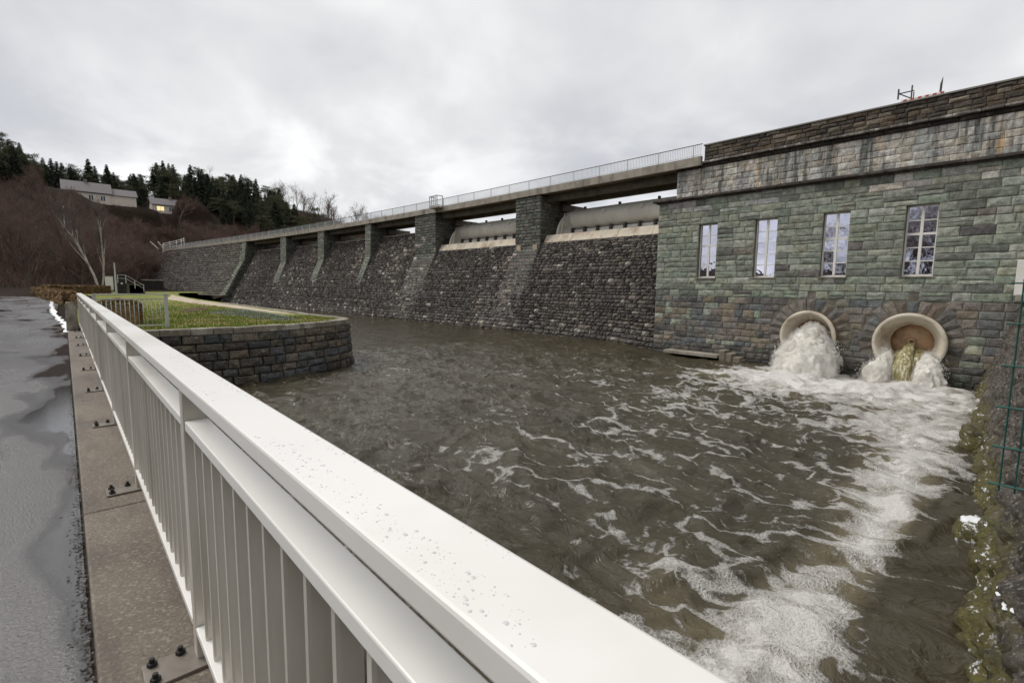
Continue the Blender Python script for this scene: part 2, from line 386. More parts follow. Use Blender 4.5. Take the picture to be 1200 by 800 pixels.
c = mixc(nt, ramp(nt, noise(nt, p, 0.05, 4, 0.6).outputs[0], [(0.55, 0), (0.7, 0.5)]), c, (0.04, 0.043, 0.018))
nt.links.new(c, b.inputs['Base Color']); b.inputs['Roughness'].default_value = 0.95; b.inputs['Specular IOR Level'].default_value = 0.1
bump(nt, b, noise(nt, p, 2.2, 8, 0.7).outputs[0], 0.9, 0.3)
mat_hill = m
def axis(lo, hi, fine_lo, fine_hi, step, grow=1.18):
    a = list(np.arange(fine_lo, fine_hi+1e-6, step)); s = step
    while a[-1] < hi: s *= grow; a.append(min(a[-1]+s, hi))
    s = step; b_ = []; x = fine_lo
    while x > lo: s *= grow; x = max(x-s, lo); b_.append(x)
    return np.array(b_[::-1]+a)
xs = axis(-2500, 2000, -330, 12, 2.0); ys = axis(-2200, 2200, -110, 240, 2.0)
GX, GY = np.meshgrid(xs, ys, indexing='ij')
V = np.stack([GX, GY, terrain(GX, GY)], -1).reshape(-1, 3)
g = link('ground', np_mesh('ground', V, grid_faces(len(xs), len(ys)), mat_hill, True)); tag(g, kind='structure')

# river, with real waves; foam density is stored per vertex
def foam_macro(X, Y):
    f = np.zeros_like(X)
    def blob(cx, cy, rx, ry, a, rot=0.0):
        c, s = math.cos(rot), math.sin(rot); dx = X-cx; dy = Y-cy
        u = (dx*c+dy*s)/rx; v = (-dx*s+dy*c)/ry
        return a*np.exp(-(u*u+v*v))
    f = f+blob(-7.2, 22.7, 2.1, 1.7, 1.0)+blob(-3.9, 22.9, 2.3, 1.9, 1.0)+blob(-5.0, 20.4, 3.8, 2.2, 0.58)+blob(-9.2, 20.2, 1.7, 1.3, 0.40, 0.5)
    f = f+blob(-2.2, 17.0, 1.2, 3.6, 0.42)+blob(-1.85, 12.6, 0.6, 3.0, 0.46)+blob(-1.45, 9.0, 0.42, 2.2, 0.55)+blob(-1.65, 5.4, 0.5, 1.5, 0.66)+blob(-2.2, 3.6, 1.0, 1.2, 0.60)
    f = f+0.07*sstep(-10.5, -8, X)*sstep(-1, -1.6, X)*sstep(11, 15, Y)*sstep(24, 21, Y)+0.145*sstep(-11, -7.5, X)*sstep(-0.6, -1.6, X)*sstep(4.0, 7.0, Y)*sstep(23, 18, Y)
    f = f+blob(-3.1, 5.3, 0.5, 0.9, 0.25, 0.8)+blob(-12.0, 15.5, 3.2, 2.8, 0.12)+0.055*sstep(-26, -15, X)*sstep(26, 20, Y)
    f = f+blob(-19.0, 10.6, 2.5, 0.9, 0.10)
    f = f*(1-0.8*np.exp(-((X+0.95)/0.36)**2-((Y-8.6)/2.4)**2))
    # eddies: holes in the foam a metre or two across
    wx = X+1.3*(fbm(X/2.3, Y/2.3, 3, 31)-.5)*2; wy = Y+1.3*(fbm(X/2.3+9, Y/2.3-5, 3, 37)-.5)*2
    n_ = fbm((wx+wy)*0.20, (wx-wy)*0.42, 4, 41)
    return np.clip(f*(0.55+0.9*n_), 0, 1.2)
def waves(X, Y):
    wx = X+0.9*(fbm(X/1.9, Y/1.9, 3, 3)-.5)*2; wy = Y+0.9*(fbm(X/1.9+31, Y/1.9+7, 3, 4)-.5)*2
    rid = lambda u, v, s: 1-np.abs(2*vn(u, v, s)-1)
    big = vn(wx/2.7, wy/1.7, 11)-.5
    med = rid(wx/1.25+wy*0.35, wy/0.95-wx*0.2, 12)**1.6
    sm = rid(wx/0.52-wy*0.5, wy/0.42+wx*0.3, 13)**1.5
    ti = rid(wx/0.23+wy, wy/0.2-wx*.7, 14)
    calm = 0.30+0.70*sstep(-34, -14, X)*sstep(27.5, 21, Y)
    boil = np.exp(-((X+5.5)/4.5)**2-((Y-21.5)/4.2)**2)
    h = calm*(0.17*big+0.12*med+0.095*sm+0.034*ti)+boil*(0.30*(fbm(wx/0.9, wy/0.9, 4, 21)-.35)+0.14*(rid(wx/.5, wy/.5, 23)-.5))
    return h-0.09*calm
Xn = np.linspace(-26, 1.2, 420); Yn = np.linspace(-1.0, 29.5, 480)
A, B = np.meshgrid(Xn, Yn, indexing='ij')
Xf = np.linspace(-112, -26, 300); Yf = np.linspace(8, 30, 100)
A2, B2 = np.meshgrid(Xf, Yf, indexing='ij')
Xb = np.array([-20.5, -10, 1.2]); Yb = np.array([-9.0, -1.0]); A3, B3 = np.meshgrid(Xb, Yb, indexing='ij')
parts = [(A, B, len(Xn), len(Yn)), (A2, B2, len(Xf), len(Yf)), (A3, B3, 3, 2)]
VV = []; FF = []; FO = []; off = 0
for a_, b__, nu, nv in parts:
    VV.append(np.stack([a_, b__, WATER+waves(a_, b__)], -1).reshape(-1, 3)); FF.append(grid_faces(nu, nv)+off); FO.append(foam_macro(a_, b__).ravel()); off += nu*nv
m, nt, b = new_mat('turbid_river_water')
p = pos(nt)
fo = N(nt, 'ShaderNodeAttribute', attribute_name='foam').outputs['Fac']
wn = noise(nt, p, 0.8, 3, 0.5); wv = N(nt, 'ShaderNodeVectorMath', operation='MULTIPLY_ADD')
nt.links.new(wn.outputs['Color'], wv.inputs[0]); wv.inputs[1].default_value = (1.1, 1.1, 0); nt.links.new(p, wv.inputs[2])
rotm = N(nt, 'ShaderNodeMapping'); rotm.inputs['Rotation'].default_value = (0, 0, R(-38)); rotm.inputs['Scale'].default_value = (0.75, 1.25, 0.0)
nt.links.new(wv.outputs[0], rotm.inputs[0])
fA = noise(nt, rotm.outputs[0], 0.48, 3, 0.5)
rA = mathn(nt, 'SUBTRACT', 1.0, mathn(nt, 'ABSOLUTE', mathn(nt, 'MULTIPLY_ADD', fA.outputs[0], 16.0, -8.0)), clamp=True)
fB = noise(nt, rotm.outputs[0], 1.25, 3, 0.5)
rB = mathn(nt, 'SUBTRACT', 1.0, mathn(nt, 'ABSOLUTE', mathn(nt, 'MULTIPLY_ADD', fB.outputs[0], 10.0, -5.0)), clamp=True)
fC = noise(nt, p, 24, 4, 0.75)
fD = noise(nt, p, 4.0, 5, 0.6)
web = mathn(nt, 'MAXIMUM', rA, mathn(nt, 'MULTIPLY', rB, 0.72))
lev = mathn(nt, 'ADD', fo, mathn(nt, 'MULTIPLY_ADD', web, 0.56, -0.14))
lev = mathn(nt, 'ADD', lev, mathn(nt, 'MULTIPLY_ADD', fD.outputs[0], 0.75, -0.375))
lev = mathn(nt, 'ADD', lev, mathn(nt, 'MULTIPLY_ADD', fC.outputs[0], 0.30, -0.15))
lev = mathn(nt, 'SUBTRACT', lev, 0.45)
fm = ramp(nt, lev, [(0.0, 0.0), (0.10, 0.6), (0.32, 1.0)])
# froth is thin (lace of bubbles) or thick
cellv = N(nt, 'ShaderNodeTexVoronoi', feature='DISTANCE_TO_EDGE'); cellv.inputs['Scale'].default_value = 20
nt.links.new(p, cellv.inputs['Vector'])
lace = ramp(nt, cellv.outputs['Distance'], [(0.0, 1.0), (0.28, 0.45)])
thick = ramp(nt, lev, [(0.15, 0.0), (0.5, 1.0)])
lace2 = mathn(nt, 'MAXIMUM', lace, thick)
fmask = mathn(nt, 'MULTIPLY', fm, lace2)
deep = ramp(nt, noise(nt, p, 0.35, 4, 0.6).outputs[0], [(0.35, (0.044, 0.036, 0.020)), (0.65, (0.066, 0.055, 0.033))])
turb = ramp(nt, fo, [(0.28, 0.0), (1.0, 0.75)])
deep = mixc(nt, turb, deep, (0.34, 0.29, 0.175))
foamc = ramp(nt, fC.outputs[0], [(0.3, (0.62, 0.59, 0.54)), (0.7, (0.86, 0.84, 0.81))])
nt.links.new(mixc(nt, fmask, deep, foamc), b.inputs['Base Color'])
nt.links.new(mathn(nt, 'MULTIPLY_ADD', fmask, 0.6, 0.045), b.inputs['Roughness']); b.inputs['IOR'].default_value = 1.333
rip = noise(nt, rotm.outputs[0], 7.5, 5, 0.62, 0.8); rip2 = noise(nt, rotm.outputs[0], 2.6, 4, 0.6, 1.2)
hh = mathn(nt, 'ADD', mathn(nt, 'MULTIPLY', rip.outputs[0], 0.30), mathn(nt, 'MULTIPLY', rip2.outputs[0], 0.65))
hh = mathn(nt, 'ADD', hh, mathn(nt, 'MULTIPLY', fmask, mathn(nt, 'MULTIPLY_ADD', fC.outputs[0], 0.45, 0.1)))
bump(nt, b, hh, 1.0, 0.11)
mat_water = m
me = np_mesh('river_water', np.concatenate(VV), np.concatenate(FF), mat_water, True)
at = me.attributes.new('foam', 'FLOAT', 'POINT'); at.data.foreach_set('value', np.concatenate(FO).astype(np.float32))
tag(link('river_water', me), kind='structure')
bedm = MB(); bedm.box(-112, 6, -9, 31, -4.4, -3.9); tag(bedm.build('river_bed', mat_mortar_dark), kind='structure')

# road: one wet asphalt sheet, kerb strip, slab of the bridge
def wet_asphalt():
    m, nt, b = new_mat('wet_asphalt'); p = pos(nt)
    c = ramp(nt, noise(nt, p, 55, 4, 0.8).outputs[0], [(0.3, (0.052, 0.050, 0.051)), (0.7, (0.125, 0.118, 0.118))])
    v = N(nt, 'ShaderNodeTexVoronoi'); v.inputs['Scale'].default_value = 95; nt.links.new(p, v.inputs['Vector'])
    grit = ramp(nt, v.outputs['Color'], [(0.80, 0.0), (0.95, 0.35)])
    c = mixc(nt, grit, c, (0.14, 0.13, 0.12))
    pm = N(nt, 'ShaderNodeMapping'); pm.inputs['Scale'].default_value = (0.34, 1.1, 1); nt.links.new(p, pm.inputs[0])
    pn = noise(nt, pm.outputs[0], 0.9, 4, 0.5)
    sx = N(nt, 'ShaderNodeSeparateXYZ'); nt.links.new(p, sx.inputs[0])
    gut = ramp(nt, mathn(nt, 'MULTIPLY', sx.outputs[1], -1.0), [(0.0, 0.24), (0.35, 0.14), (0.8, 0.0)])
    pud = ramp(nt, mathn(nt, 'ADD', pn.outputs[0], gut), [(0.59, 0.0), (0.70, 1.0)])
    damp = ramp(nt, noise(nt, pm.outputs[0], 0.5, 5, 0.6).outputs[0], [(0.35, 0.34), (0.65, 0.17)])
    rg = N(nt, 'ShaderNodeMix', data_type='FLOAT'); nt.links.new(pud, rg.inputs[0]); nt.links.new(damp, rg.inputs[2]); rg.inputs[3].default_value = 0.03
    nt.links.new(rg.outputs[0], b.inputs['Roughness'])
    nt.links.new(mixc(nt, mathn(nt, 'MULTIPLY', pud, 0.45), c, (0.022, 0.02, 0.018)), b.inputs['Base Color'])
    b.inputs['Specular IOR Level'].default_value = 0.95
    bs = mathn(nt, 'MULTIPLY_ADD', pud, -0.72, 0.75)
    bn = bump(nt, b, noise(nt, p, 60, 4, 0.75).outputs[0], 0.3, 0.009); nt.links.new(bs, bn.inputs['Strength'])
    return m
mat_road = wet_asphalt()
edge = []
for X in np.linspace(8, -62, 60): edge.append((X, -0.015 if X > -20.5 else -0.015-0.35*sstep(20.5, 30, -X), -5.6))
cx, r0 = -62, 0
for t in np.linspace(0.05, 1.25, 22):      # the road swings left round the bank
    edge.append((-62-26*math.sin(t)*1.0, None, t))
rd = MB(); L = []; Rr = []
for e in edge:
    if e[1] is not None: L.append((e[0], float(e[1]), 0.0)); Rr.append((e[0], e[2], 0.0))
    else:
        t = e[2]; L.append((-62-24*math.sin(t), -0.365-24*(1-math.cos(t)), 0.0)); Rr.append((-62-18.8*math.sin(t), -5.6-18.8*(1-math.cos(t)), 0.0))
t = 1.25; dv = (-math.cos(t), -math.sin(t))
for k in (1, 2): L.append((L[-1][0]+dv[0]*25, L[-1][1]+dv[1]*25, 0.0)); Rr.append((Rr[-1][0]+dv[0]*25, Rr[-1][1]+dv[1]*25, 0.0))
n = len(L); rd.add(L+Rr, [(i, i+1, n+i+1, n+i) for i in range(n-1)])
tag(rd.build('road', mat_road), kind='structure')
sb = MB(); sb.box(-19.55, 8, -7.0, 0.47, -0.62, -0.03); sb.box(-19.55, 8, 0.02, 0.465, -0.03, 0.10)
tag(sb.build('bridge_deck', mat_conc_dark), kind='structure')
# kerb strip, one concrete length after another
m, nt, b = new_mat('kerb_concrete'); p = pos(nt)
c = ramp(nt, noise(nt, p, 1.3, 5, 0.6).outputs[0], [(0.3, lin(92, 82, 72)), (0.7, lin(134, 122, 106))])
v = N(nt, 'ShaderNodeTexVoronoi'); v.inputs['Scale'].default_value = 80; nt.links.new(p, v.inputs['Vector'])
c = mixc(nt, ramp(nt, v.outputs['Color'], [(0.62, 0), (0.9, 0.55)]), c, lin(172, 160, 146))
c = mixc(nt, ramp(nt, noise(nt, p, 75, 4, 0.8).outputs[0], [(0.42, 0.5), (0.6, 0)]), c, lin(54, 48, 42))
c = mixc(nt, ramp(nt, noise(nt, pos(nt, (0.5, 2, 1)), 2.2, 4, 0.6).outputs[0], [(0.5, 0), (0.7, 0.6)]), c, lin(66, 58, 52))
nt.links.new(c, b.inputs['Base Color']); b.inputs['Roughness'].default_value = 0.62
bump(nt, b, noise(nt, p, 60, 5, 0.8).outputs[0], 0.5, 0.006)
mat_kerb = m
x = -19.55
while x < 7.9:
    x2 = min(x+3.9, 8); q = MB(); q.box(x+0.004, x2-0.004, 0.0, 0.47, -0.028, 0.12, bev=0.012)
    o = q.build('kerb', mat_kerb); tag(o, kind='structure'); x = x2

r = np.random.RandomState(77); nl = 900
lx_ = -1.4-r.exponential(3.0, nl); ly_ = -.004-np.abs(r.normal(0, .03, nl)); lx_ = lx_[lx_ > -19]; nl = len(lx_); ly_ = ly_[:nl]; sc_ = r.uniform(.004, .016, nl); a1 = r.uniform(0, 6.28, nl)
Vl = []
for k in range(4):
    an = a1+k*1.571; rr_ = sc_*np.where(k % 2 == 0, 1.0, .45)
    Vl.append(np.stack([lx_+np.cos(an)*rr_, ly_+np.sin(an)*rr_-.004, .006+r.uniform(0, .008, nl)], -1))
Vl = np.stack(Vl, 1).reshape(-1, 3)
mat_litter = plain('wet_leaf_litter', (0.035, 0.026, 0.018), 0.5, 0.5, 20, 0)
tag(link('leaf_litter', np_mesh('leaf_litter', Vl, np.arange(nl*4).reshape(-1, 4), mat_litter)), 'dark wet leaf crumbs caught along the kerb edge', 'leaf litter', kind='stuff')

# lawn on the quay
def path_pts(ctrl, step):
    C = np.array(ctrl, float); out = []
    for i in range(len(C)-1):
        p0 = C[max(i-1, 0)]; p1 = C[i]; p2 = C[i+1]; p3 = C[min(i+2, len(C)-1)]
        k = max(2, int(np.linalg.norm(p2-p1)/step))
        for t in np.linspace(0, 1, k, endpoint=False):
            out.append(0.5*((2*p1)+(-p0+p2)*t+(2*p0-5*p1+4*p2-p3)*t*t+(-p0+3*p1-3*p2+p3)*t**3))
    out.append(C[-1]); return np.array(out)
QP = path_pts([(-19.62, 0.47), (-19.60, 2.6), (-19.62, 4.9), (-20.3, 7.1), (-21.2, 8.9), (-22.3, 9.8), (-24.2, 10.05), (-27, 9.8), (-36, 10.0), (-60, 10.3), (-80, 11.5), (-100, 14.5)], 0.25)
lp = [(p_[0], p_[1]) for p_ in QP]
bm = bmesh.new(); lv = [bm.verts.new((a, c_, 0.0)) for a, c_ in lp+[(-105.5, 20.8), (-125, 18.2), (-128, 10), (-104, 4.0), (-96, 1.5), (-60, 0.1), (-30, 0.1), (-21, 0.46)]]
f = bm.faces.new(lv); bmesh.ops.triangulate(bm, faces=[f]); me = bpy.data.meshes.new('lawn'); bm.to_mesh(me); bm.free()
m, nt, b = new_mat('winter_grass'); p = pos(nt)
c = ramp(nt, noise(nt, p, 0.55, 5, 0.6).outputs[0], [(0.36, (0.13, 0.185, 0.024)), (0.50, (0.21, 0.235, 0.045)), (0.62, (0.36, 0.30, 0.13))])
c = mixc(nt, ramp(nt, noise(nt, p, 11, 6, 0.7).outputs[0], [(0.4, 0.5), (0.62, 0)]), c, (0.085, 0.10, 0.024))
nt.links.new(c, b.inputs['Base Color']); b.inputs['Roughness'].default_value = 0.9; b.inputs['Specular IOR Level'].default_value = 0.15
bump(nt, b, noise(nt, p, 28, 5, 0.8).outputs[0], 0.8, 0.03)
mat_grass = m; me.materials.append(mat_grass); tag(link('lawn', me), kind='structure')
gr = np.random.RandomState(3); nb = 26000
gx = -20-np.abs(gr.normal(0, 13, nb)); gx = np.where(gx < -58, -20-gr.rand(nb)*30, gx); gy = gr.uniform(0.7, 9.6, nb)
ok = (gy < np.interp(-gx, [20, 20.3, 21.2, 22.3, 60], [4.9, 6.6, 8.4, 9.4, 9.7]))&~((gx < -26)&(gy > 8.0+0.0*gx))
gx, gy = gx[ok], gy[ok]; nb = len(gx); hgt = gr.uniform(0.03, 0.085, nb); an = gr.uniform(0, 6.28, nb); wd = gr.uniform(0.008, 0.02, nb)
lx, ly = gr.normal(0, .03, nb), gr.normal(0, .03, nb)
Vg = np.stack([np.stack([gx-wd*np.cos(an), gy-wd*np.sin(an), 0*gx], -1), np.stack([gx+wd*np.cos(an), gy+wd*np.sin(an), 0*gx], -1), np.stack([gx+lx, gy+ly, hgt], -1)], 1).reshape(-1, 3)
tag(link('grass', np_mesh('grass', Vg, np.arange(nb*3).reshape(-1, 3), mat_grass)), 'short yellow-green grass growing on the quay lawn', 'grass', kind='stuff')
def sheet(name, poly, z, mat, wob=0.0, seed=0):
    P = []
    r = random.Random(seed)
    for i in range(len(poly)):
        a, b2 = Vector(poly[i]), Vector(poly[(i+1) % len(poly)])
        k = max(1, int((b2-a).length/0.5))
        for t in range(k):
            q = a.lerp(b2, t/k); P.append((q.x+r.uniform(-wob, wob), q.y+r.uniform(-wob, wob), z))
    bm = bmesh.new(); f = bm.faces.new([bm.verts.new(q) for q in P]); 
    if f.normal.z < 0: f.normal_flip()
    bmesh.ops.triangulate(bm, faces=[f]); me = bpy.data.meshes.new(name); bm.to_mesh(me); bm.free(); me.materials.append(mat)
    return tag(link(name, me), kind='structure')
mat_sand = plain('pale_gravel', lin(186, 172, 150), 0.9, 0.22, 1.2, 0.4, 0.01, dirt=lin(128, 114, 90), dirt_amt=0.6)
mat_slate = plain('wet_slate', lin(88, 102, 102), 0.25, 0.15, 1.5, 0.15, 0.005)
mat_soil = plain('bare_soil', lin(92, 70, 54), 0.9, 0.3, 2, 0.5, 0.02)
sheet('gravel_path', [(-25.5, 9.5), (-27, 9.2), (-36, 9.4), (-60, 9.7), (-84, 11.2), (-60, 7.6), (-44, 7.6), (-38, 8.3), (-30, 8.6)], 0.004, mat_sand, 0.08, 1)
sheet('paved_strip', [(-24.0, 8.3), (-28.5, 8.35), (-35.0, 8.4), (-34.5, 7.2), (-31.5, 5.7), (-28.4, 6.0), (-25.0, 6.5), (-22.6, 7.0)], 0.008, mat_slate, 0.04, 2)
sheet('soil_patch', [(-36.6, 6.9), (-39, 6.9), (-36.8, 5.6), (-32.3, 4.6), (-31.9, 5.3)], 0.012, mat_soil, 0.12, 3)
sheet('snow_strip', [(-20.6, -0.05), (-24, -0.12), (-29, -0.35), (-36, -0.62), (-44, -0.75), (-60, -0.95), (-60, -0.75), (-44, -0.60), (-36, -0.42), (-29, -0.18), (-24.5, 0.02), (-20.6, 0.02)], 0.012, mat_snow, 0.07, 4)

# ------------------------------------------------------------------ quay wall
KQ = StoneKit(Q_OBJ, 0.3, 0.06, seed=5)
quay = empty('quay_wall', (0, 0, 0), 'curved dark stone quay wall with pale coping round the lawn', 'quay wall')
seg = np.linalg.norm(np.diff(QP, axis=0), axis=1); S = np.concatenate([[0], np.cumsum(seg)])
def qat(s):
    x = np.interp(s, S, QP[:, 0]); y = np.interp(s, S, QP[:, 1]); s2 = min(s+0.1, S[-1]); s1 = max(s2-0.2, 0)
    t = Vector((np.interp(s2, S, QP[:, 0])-np.interp(s1, S, QP[:, 0]), np.interp(s2, S, QP[:, 1])-np.interp(s1, S, QP[:, 1]), 0)).normalized()
    return Vector((x, y, 0)), t, Vector((t.y, -t.x, 0))       # point, along, outwards (towards the river)
BAT = 0.10
core = MB(); vs = []; ss = np.concatenate([np.arange(0, 14, 0.3), np.arange(14, S[-1], 2.0)])
for s in ss:
    P, t, o_ = qat(s)
    vs += [P-o_*0.06+Vector((0, 0, -0.02)), P-o_*0.06+o_*BAT*3.2+Vector((0, 0, -3.4)), P-o_*0.5+Vector((0, 0, -0.02)), P-o_*0.5+Vector((0, 0, -3.4))]
n = len(ss); core.add(vs, [(4*i, 4*i+4, 4*i+5, 4*i+1) for i in range(n-1)]+[(4*i+2, 4*i+3, 4*i+7, 4*i+6) for i in range(n-1)]+[(4*i, 4*i+2, 4*i+6, 4*i+4) for i in range(n-1)])
core.build('core', mat_mortar_dark, quay)
SV = 13.0
for z0, z1 in courses(-2.66, -0.16, 0.24, 0.36):
    for a, c_ in split_run(0.02+rng.uniform(0, .2), SV, 0.35, 0.95):
        P, t, o_ = qat(a); P2, _, _ = qat(c_); e = (P2-P); ln = e.length; e.normalize(); o_ = Vector((e.y, -e.x, 0))
        up = Vector((-o_.x*BAT, -o_.y*BAT, 1)); 
        nrm = (-o_-Vector((0, 0, BAT))).normalized()
        O = P+o_*(BAT*(-z0)+0.012)+Vector((0, 0, z0))+e*0.012+Vector((0, 0, .008))
        KQ.place(quay, 'stone', O, e, nrm, up, ln-0.024, (z1-z0)-0.02, palette(QUAY))
mat_coping = plain('coping_stone', lin(120, 112, 98), 0.85, 0.25, 2.2, 0.5, 0.02, dirt=lin(196, 192, 180), dirt_amt=0.75)
for a, c_ in split_run(0.0, SV+22, 0.6, 1.1):
    P, t, o_ = qat(a); P2, t2, o2 = qat(c_-0.02); q = MB(); hgt = rng.uniform(.015, .04)
    q.add([P+o_*.07+Vector((0, 0, -.17)), P2+o2*.07+Vector((0, 0, -.17)), P2-o2*.42+Vector((0, 0, -.17)), P-o_*.42+Vector((0, 0, -.17)),
           P+o_*.05+Vector((0, 0, hgt)), P2+o2*.05+Vector((0, 0, hgt)), P2-o2*.42+Vector((0, 0, hgt)), P-o_*.42+Vector((0, 0, hgt))],
          [(0,3,2,1),(4,5,6,7),(0,1,5,4),(1,2,6,5),(2,3,7,6),(3,0,4,7)])
    q.build('coping_stone', mat_coping, quay)
# river wall of the bridge abutment, under the deck
q = MB(); q.box(-20.4, -19.6, -9, 0.44, -3.6, -0.05); tag(q.build('bridge_abutment', mat_conc_dark), kind='structure')

# ------------------------------------------------------------------ powerhouse
PY = 25.2; X0, X1 = -15.6, 4.0; SX1 = 1.2; ZB = -3.0; ZC = 6.36
WIN = [(-12.66, 2.2, 5.0), (-9.76, 2.2, 5.0), (-6.84, 2.2, 5.0), (-3.92, 2.2, 5.0)]; WW = 0.50
OUT = [(-7.58, -0.47, 1.16), (-3.92, -0.47, 1.22)]
ph = empty('powerhouse', (0, 0, 0), 'green-grey ashlar powerhouse with four tall white windows above the outlets', 'building')
bm = bmesh.new()
def loop(pts):
    vsl = [bm.verts.new((a, PY+0.020, c_)) for a, c_ in pts]; return [bm.edges.new((vsl[i], vsl[(i+1) % len(vsl)])) for i in range(len(vsl))]
eds = loop([(X0+.03, ZB), (X1, ZB), (X1, ZC), (X0+.03, ZC)])
for cx_, a, c_ in WIN: eds += loop([(cx_-WW, a), (cx_-WW, c_), (cx_+WW, c_), (cx_+WW, a)])
for cx_, cz, r_ in OUT: eds += loop([(cx_+(r_-.1)*math.cos(t), cz+(r_-.1)*math.sin(t)) for t in np.linspace(0, 2*math.pi, 40, endpoint=False)])
bmesh.ops.triangle_fill(bm, edges=eds, use_beauty=True)
me = bpy.data.meshes.new('wall'); bm.to_mesh(me); bm.free(); me.materials.append(mat_mortar); link('wall', me, ph)
q = MB()
q.add([(X0+.03, PY+.020, ZB), (X0+.03, 31.9, ZB), (X0+.03, 31.9, ZC), (X0+.03, PY+.020, ZC), (X1, PY+.020, ZB), (X1, 31.9, ZB), (X1, 31.9, ZC), (X1, PY+.020, ZC)], [(0, 3, 2, 1), (4, 5, 6, 7), (1, 2, 6, 5)])
q.build('side_wall', mat_mortar, ph)
for cx_, a, c_ in WIN:
    x0, x1, y0, y1 = cx_-WW, cx_+WW, PY+.020, PY+.5; q = MB()
    q.add([(x0,y0,a),(x1,y0,a),(x1,y0,c_),(x0,y0,c_),(x0,y1,a),(x1,y1,a),(x1,y1,c_),(x0,y1,c_)], [(0,1,5,4),(1,2,6,5),(2,3,7,6),(3,0,4,7)])
    q.build('window_reveal', mat_mortar, ph)
q = MB(); q.box(X0+.2, X1, PY+1.8, 31.7, ZB, ZC-.1); q.build('interior', mat_dark_in, ph)
KP = StoneKit(S_OBJ, 0.3, 0.030, seed=1)
stones = []
def clip_runs(z0, z1, x0, x1):
    runs = [(x0, x1)]; cuts = []
    for cx_, a, c_ in WIN:
        if z0 < c_-1e-3 and z1 > a+1e-3: cuts.append((cx_-WW, cx_+WW))
    for cx_, cz, r_ in OUT:
        R_ = 1.70 if z0 > cz-0.55 else r_-.02
        dz = 0 if z0 <= cz <= z1 else min(abs(z0-cz), abs(z1-cz))
        if dz < R_: hw = math.sqrt(R_*R_-dz*dz)-.03; cuts.append((cx_-hw, cx_+hw))
    for a, c_ in sorted(cuts):
        nr = []
        for p0, p1 in runs:
            if c_ <= p0 or a >= p1: nr.append((p0, p1)); continue
            if a > p0: nr.append((p0, a))
            if c_ < p1: nr.append((c_, p1))
        runs = nr
    return [r_ for r_ in runs if r_[1]-r_[0] > .08]
for z0, z1 in courses(ZB+.3, ZC-.03, 0.24, 0.36, snaps=(1.22, 2.2, 5.0)):
    lo = z0 < 1.2
    for r0, r1 in clip_runs(z0, z1, X0, SX1):
        for a, c_ in split_run(r0, r1, 0.28 if lo else 0.4, 0.85 if lo else 1.15):
            # now and then a block is split into two thinner ones
            zz = [(z0, z1)]
            if not lo and z1-z0 > .3 and rng.random() < .16: mid = z0+(z1-z0)*rng.uniform(.42, .58); zz = [(z0, mid), (mid, z1)]
            for q0, q1 in zz:
                t = rng.random()
                if lo: col = palette(BROWN if t > .12 else GREEN)
                elif q0 > 5.6: col = palette(GREEN if t > .35 else GREY)
                else: col = palette(GREEN if t > .025 else BROWN, .12)
                stones.append((a, c_, q0, q1, col))
EX, EY, EZ = Vector((1, 0, 0)), Vector((0, 1, 0)), Vector((0, 0, 1))
def seen_size(s): 
    a, c_, q0, q1, _ = s; cx_ = (a+c_)/2
    return (c_-a)*(q1-q0)/(cx_*cx_+PY*PY+((q0+q1)/2-EYE)**2)*(1 if cx_ < -0.7 and q1 > WATER else 0)
stones.sort(key=seen_size, reverse=True)
rest = MB()
for i, (a, c_, q0, q1, col) in enumerate(stones):
    O = Vector((a+.006, PY+rng.uniform(-.016, .008), q0+.005))
    if i < 295: KP.place(ph, 'stone', O, EX, EY, EZ, c_-a-.012, q1-q0-.010, col)
    else: KP.into(rest, O, EX, EY, EZ, c_-a-.012, q1-q0-.010, col)
tag(rest.build('stone_facing', S_TONE, ph), kind='stuff')
# voussoirs round the two outlets
for cx_, cz, r_ in OUT:
    nv = 15; a0, a1 = R(-16), R(196)
    for k in range(nv):
        t0 = a0+(a1-a0)*k/nv+.012; t1 = a0+(a1-a0)*(k+1)/nv-.012; ro = 1.68+rng.uniform(-.05, .16); ri = r_-.12; yo = PY-rng.uniform(.0, .03)
        pt = lambda rr, t, y: (cx_+rr*math.cos(t), y, cz+rr*math.sin(t))
        tm = (t0+t1)/2; q = MB()
        vs = [pt(ri, t0, yo+.015), pt(ro, t0, yo+.015), pt(ro, t1, yo+.015), pt(ri, t1, yo+.015), pt(ri, t0, PY+.12), pt(ro, t0, PY+.12), pt(ro, t1, PY+.12), pt(ri, t1, PY+.12), pt((ri+ro)/2-.1, tm, yo-.03), pt((ri+ro)/2+.15, tm+rng.uniform(-.03, .03), yo-rng.uniform(.015, .04))]
        q.add(vs, fix_winding(vs, [(0, 1, 5, 4), (1, 2, 6, 5), (2, 3, 7, 6), (3, 0, 4, 7), (0, 8, 3), (0, 1, 9, 8), (1, 2, 9), (2, 3, 8, 9)]))
        o = q.build('voussoir', S_OBJ, ph); o.color = palette(BROWN if rng.random() > .15 else [lin(122, 110, 98), lin(120, 112, 100)])+(1,)
# cornice, laid from slabs, and the flat roof
mat_cornice = plain('cornice_stone', lin(58, 50, 44), 0.75, 0.3, 3, 0.4, 0.015, dirt=lin(150, 146, 138), dirt_amt=0.35)
for a, c_ in split_run(X0-.28, SX1+2.8, 0.8, 1.3):
    q = MB(); q.box(a+.006, c_-.006, PY-.26+rng.uniform(-.012, .012), PY+.6, ZC+.005, ZC+.125+rng.uniform(-.01, .01), bev=.018); q.build('cornice_slab', mat_cornice, ph)
q = MB(); q.box(X0-.1, X1, PY-.12, PY+.5, ZC-.06, ZC); q.build('cornice_mould', mat_cornice, ph)
q = MB(); q.box(X0, X1, PY+.55, 31.85, ZC-.1, ZC+.06); q.build('roof', mat_conc_dark, ph)
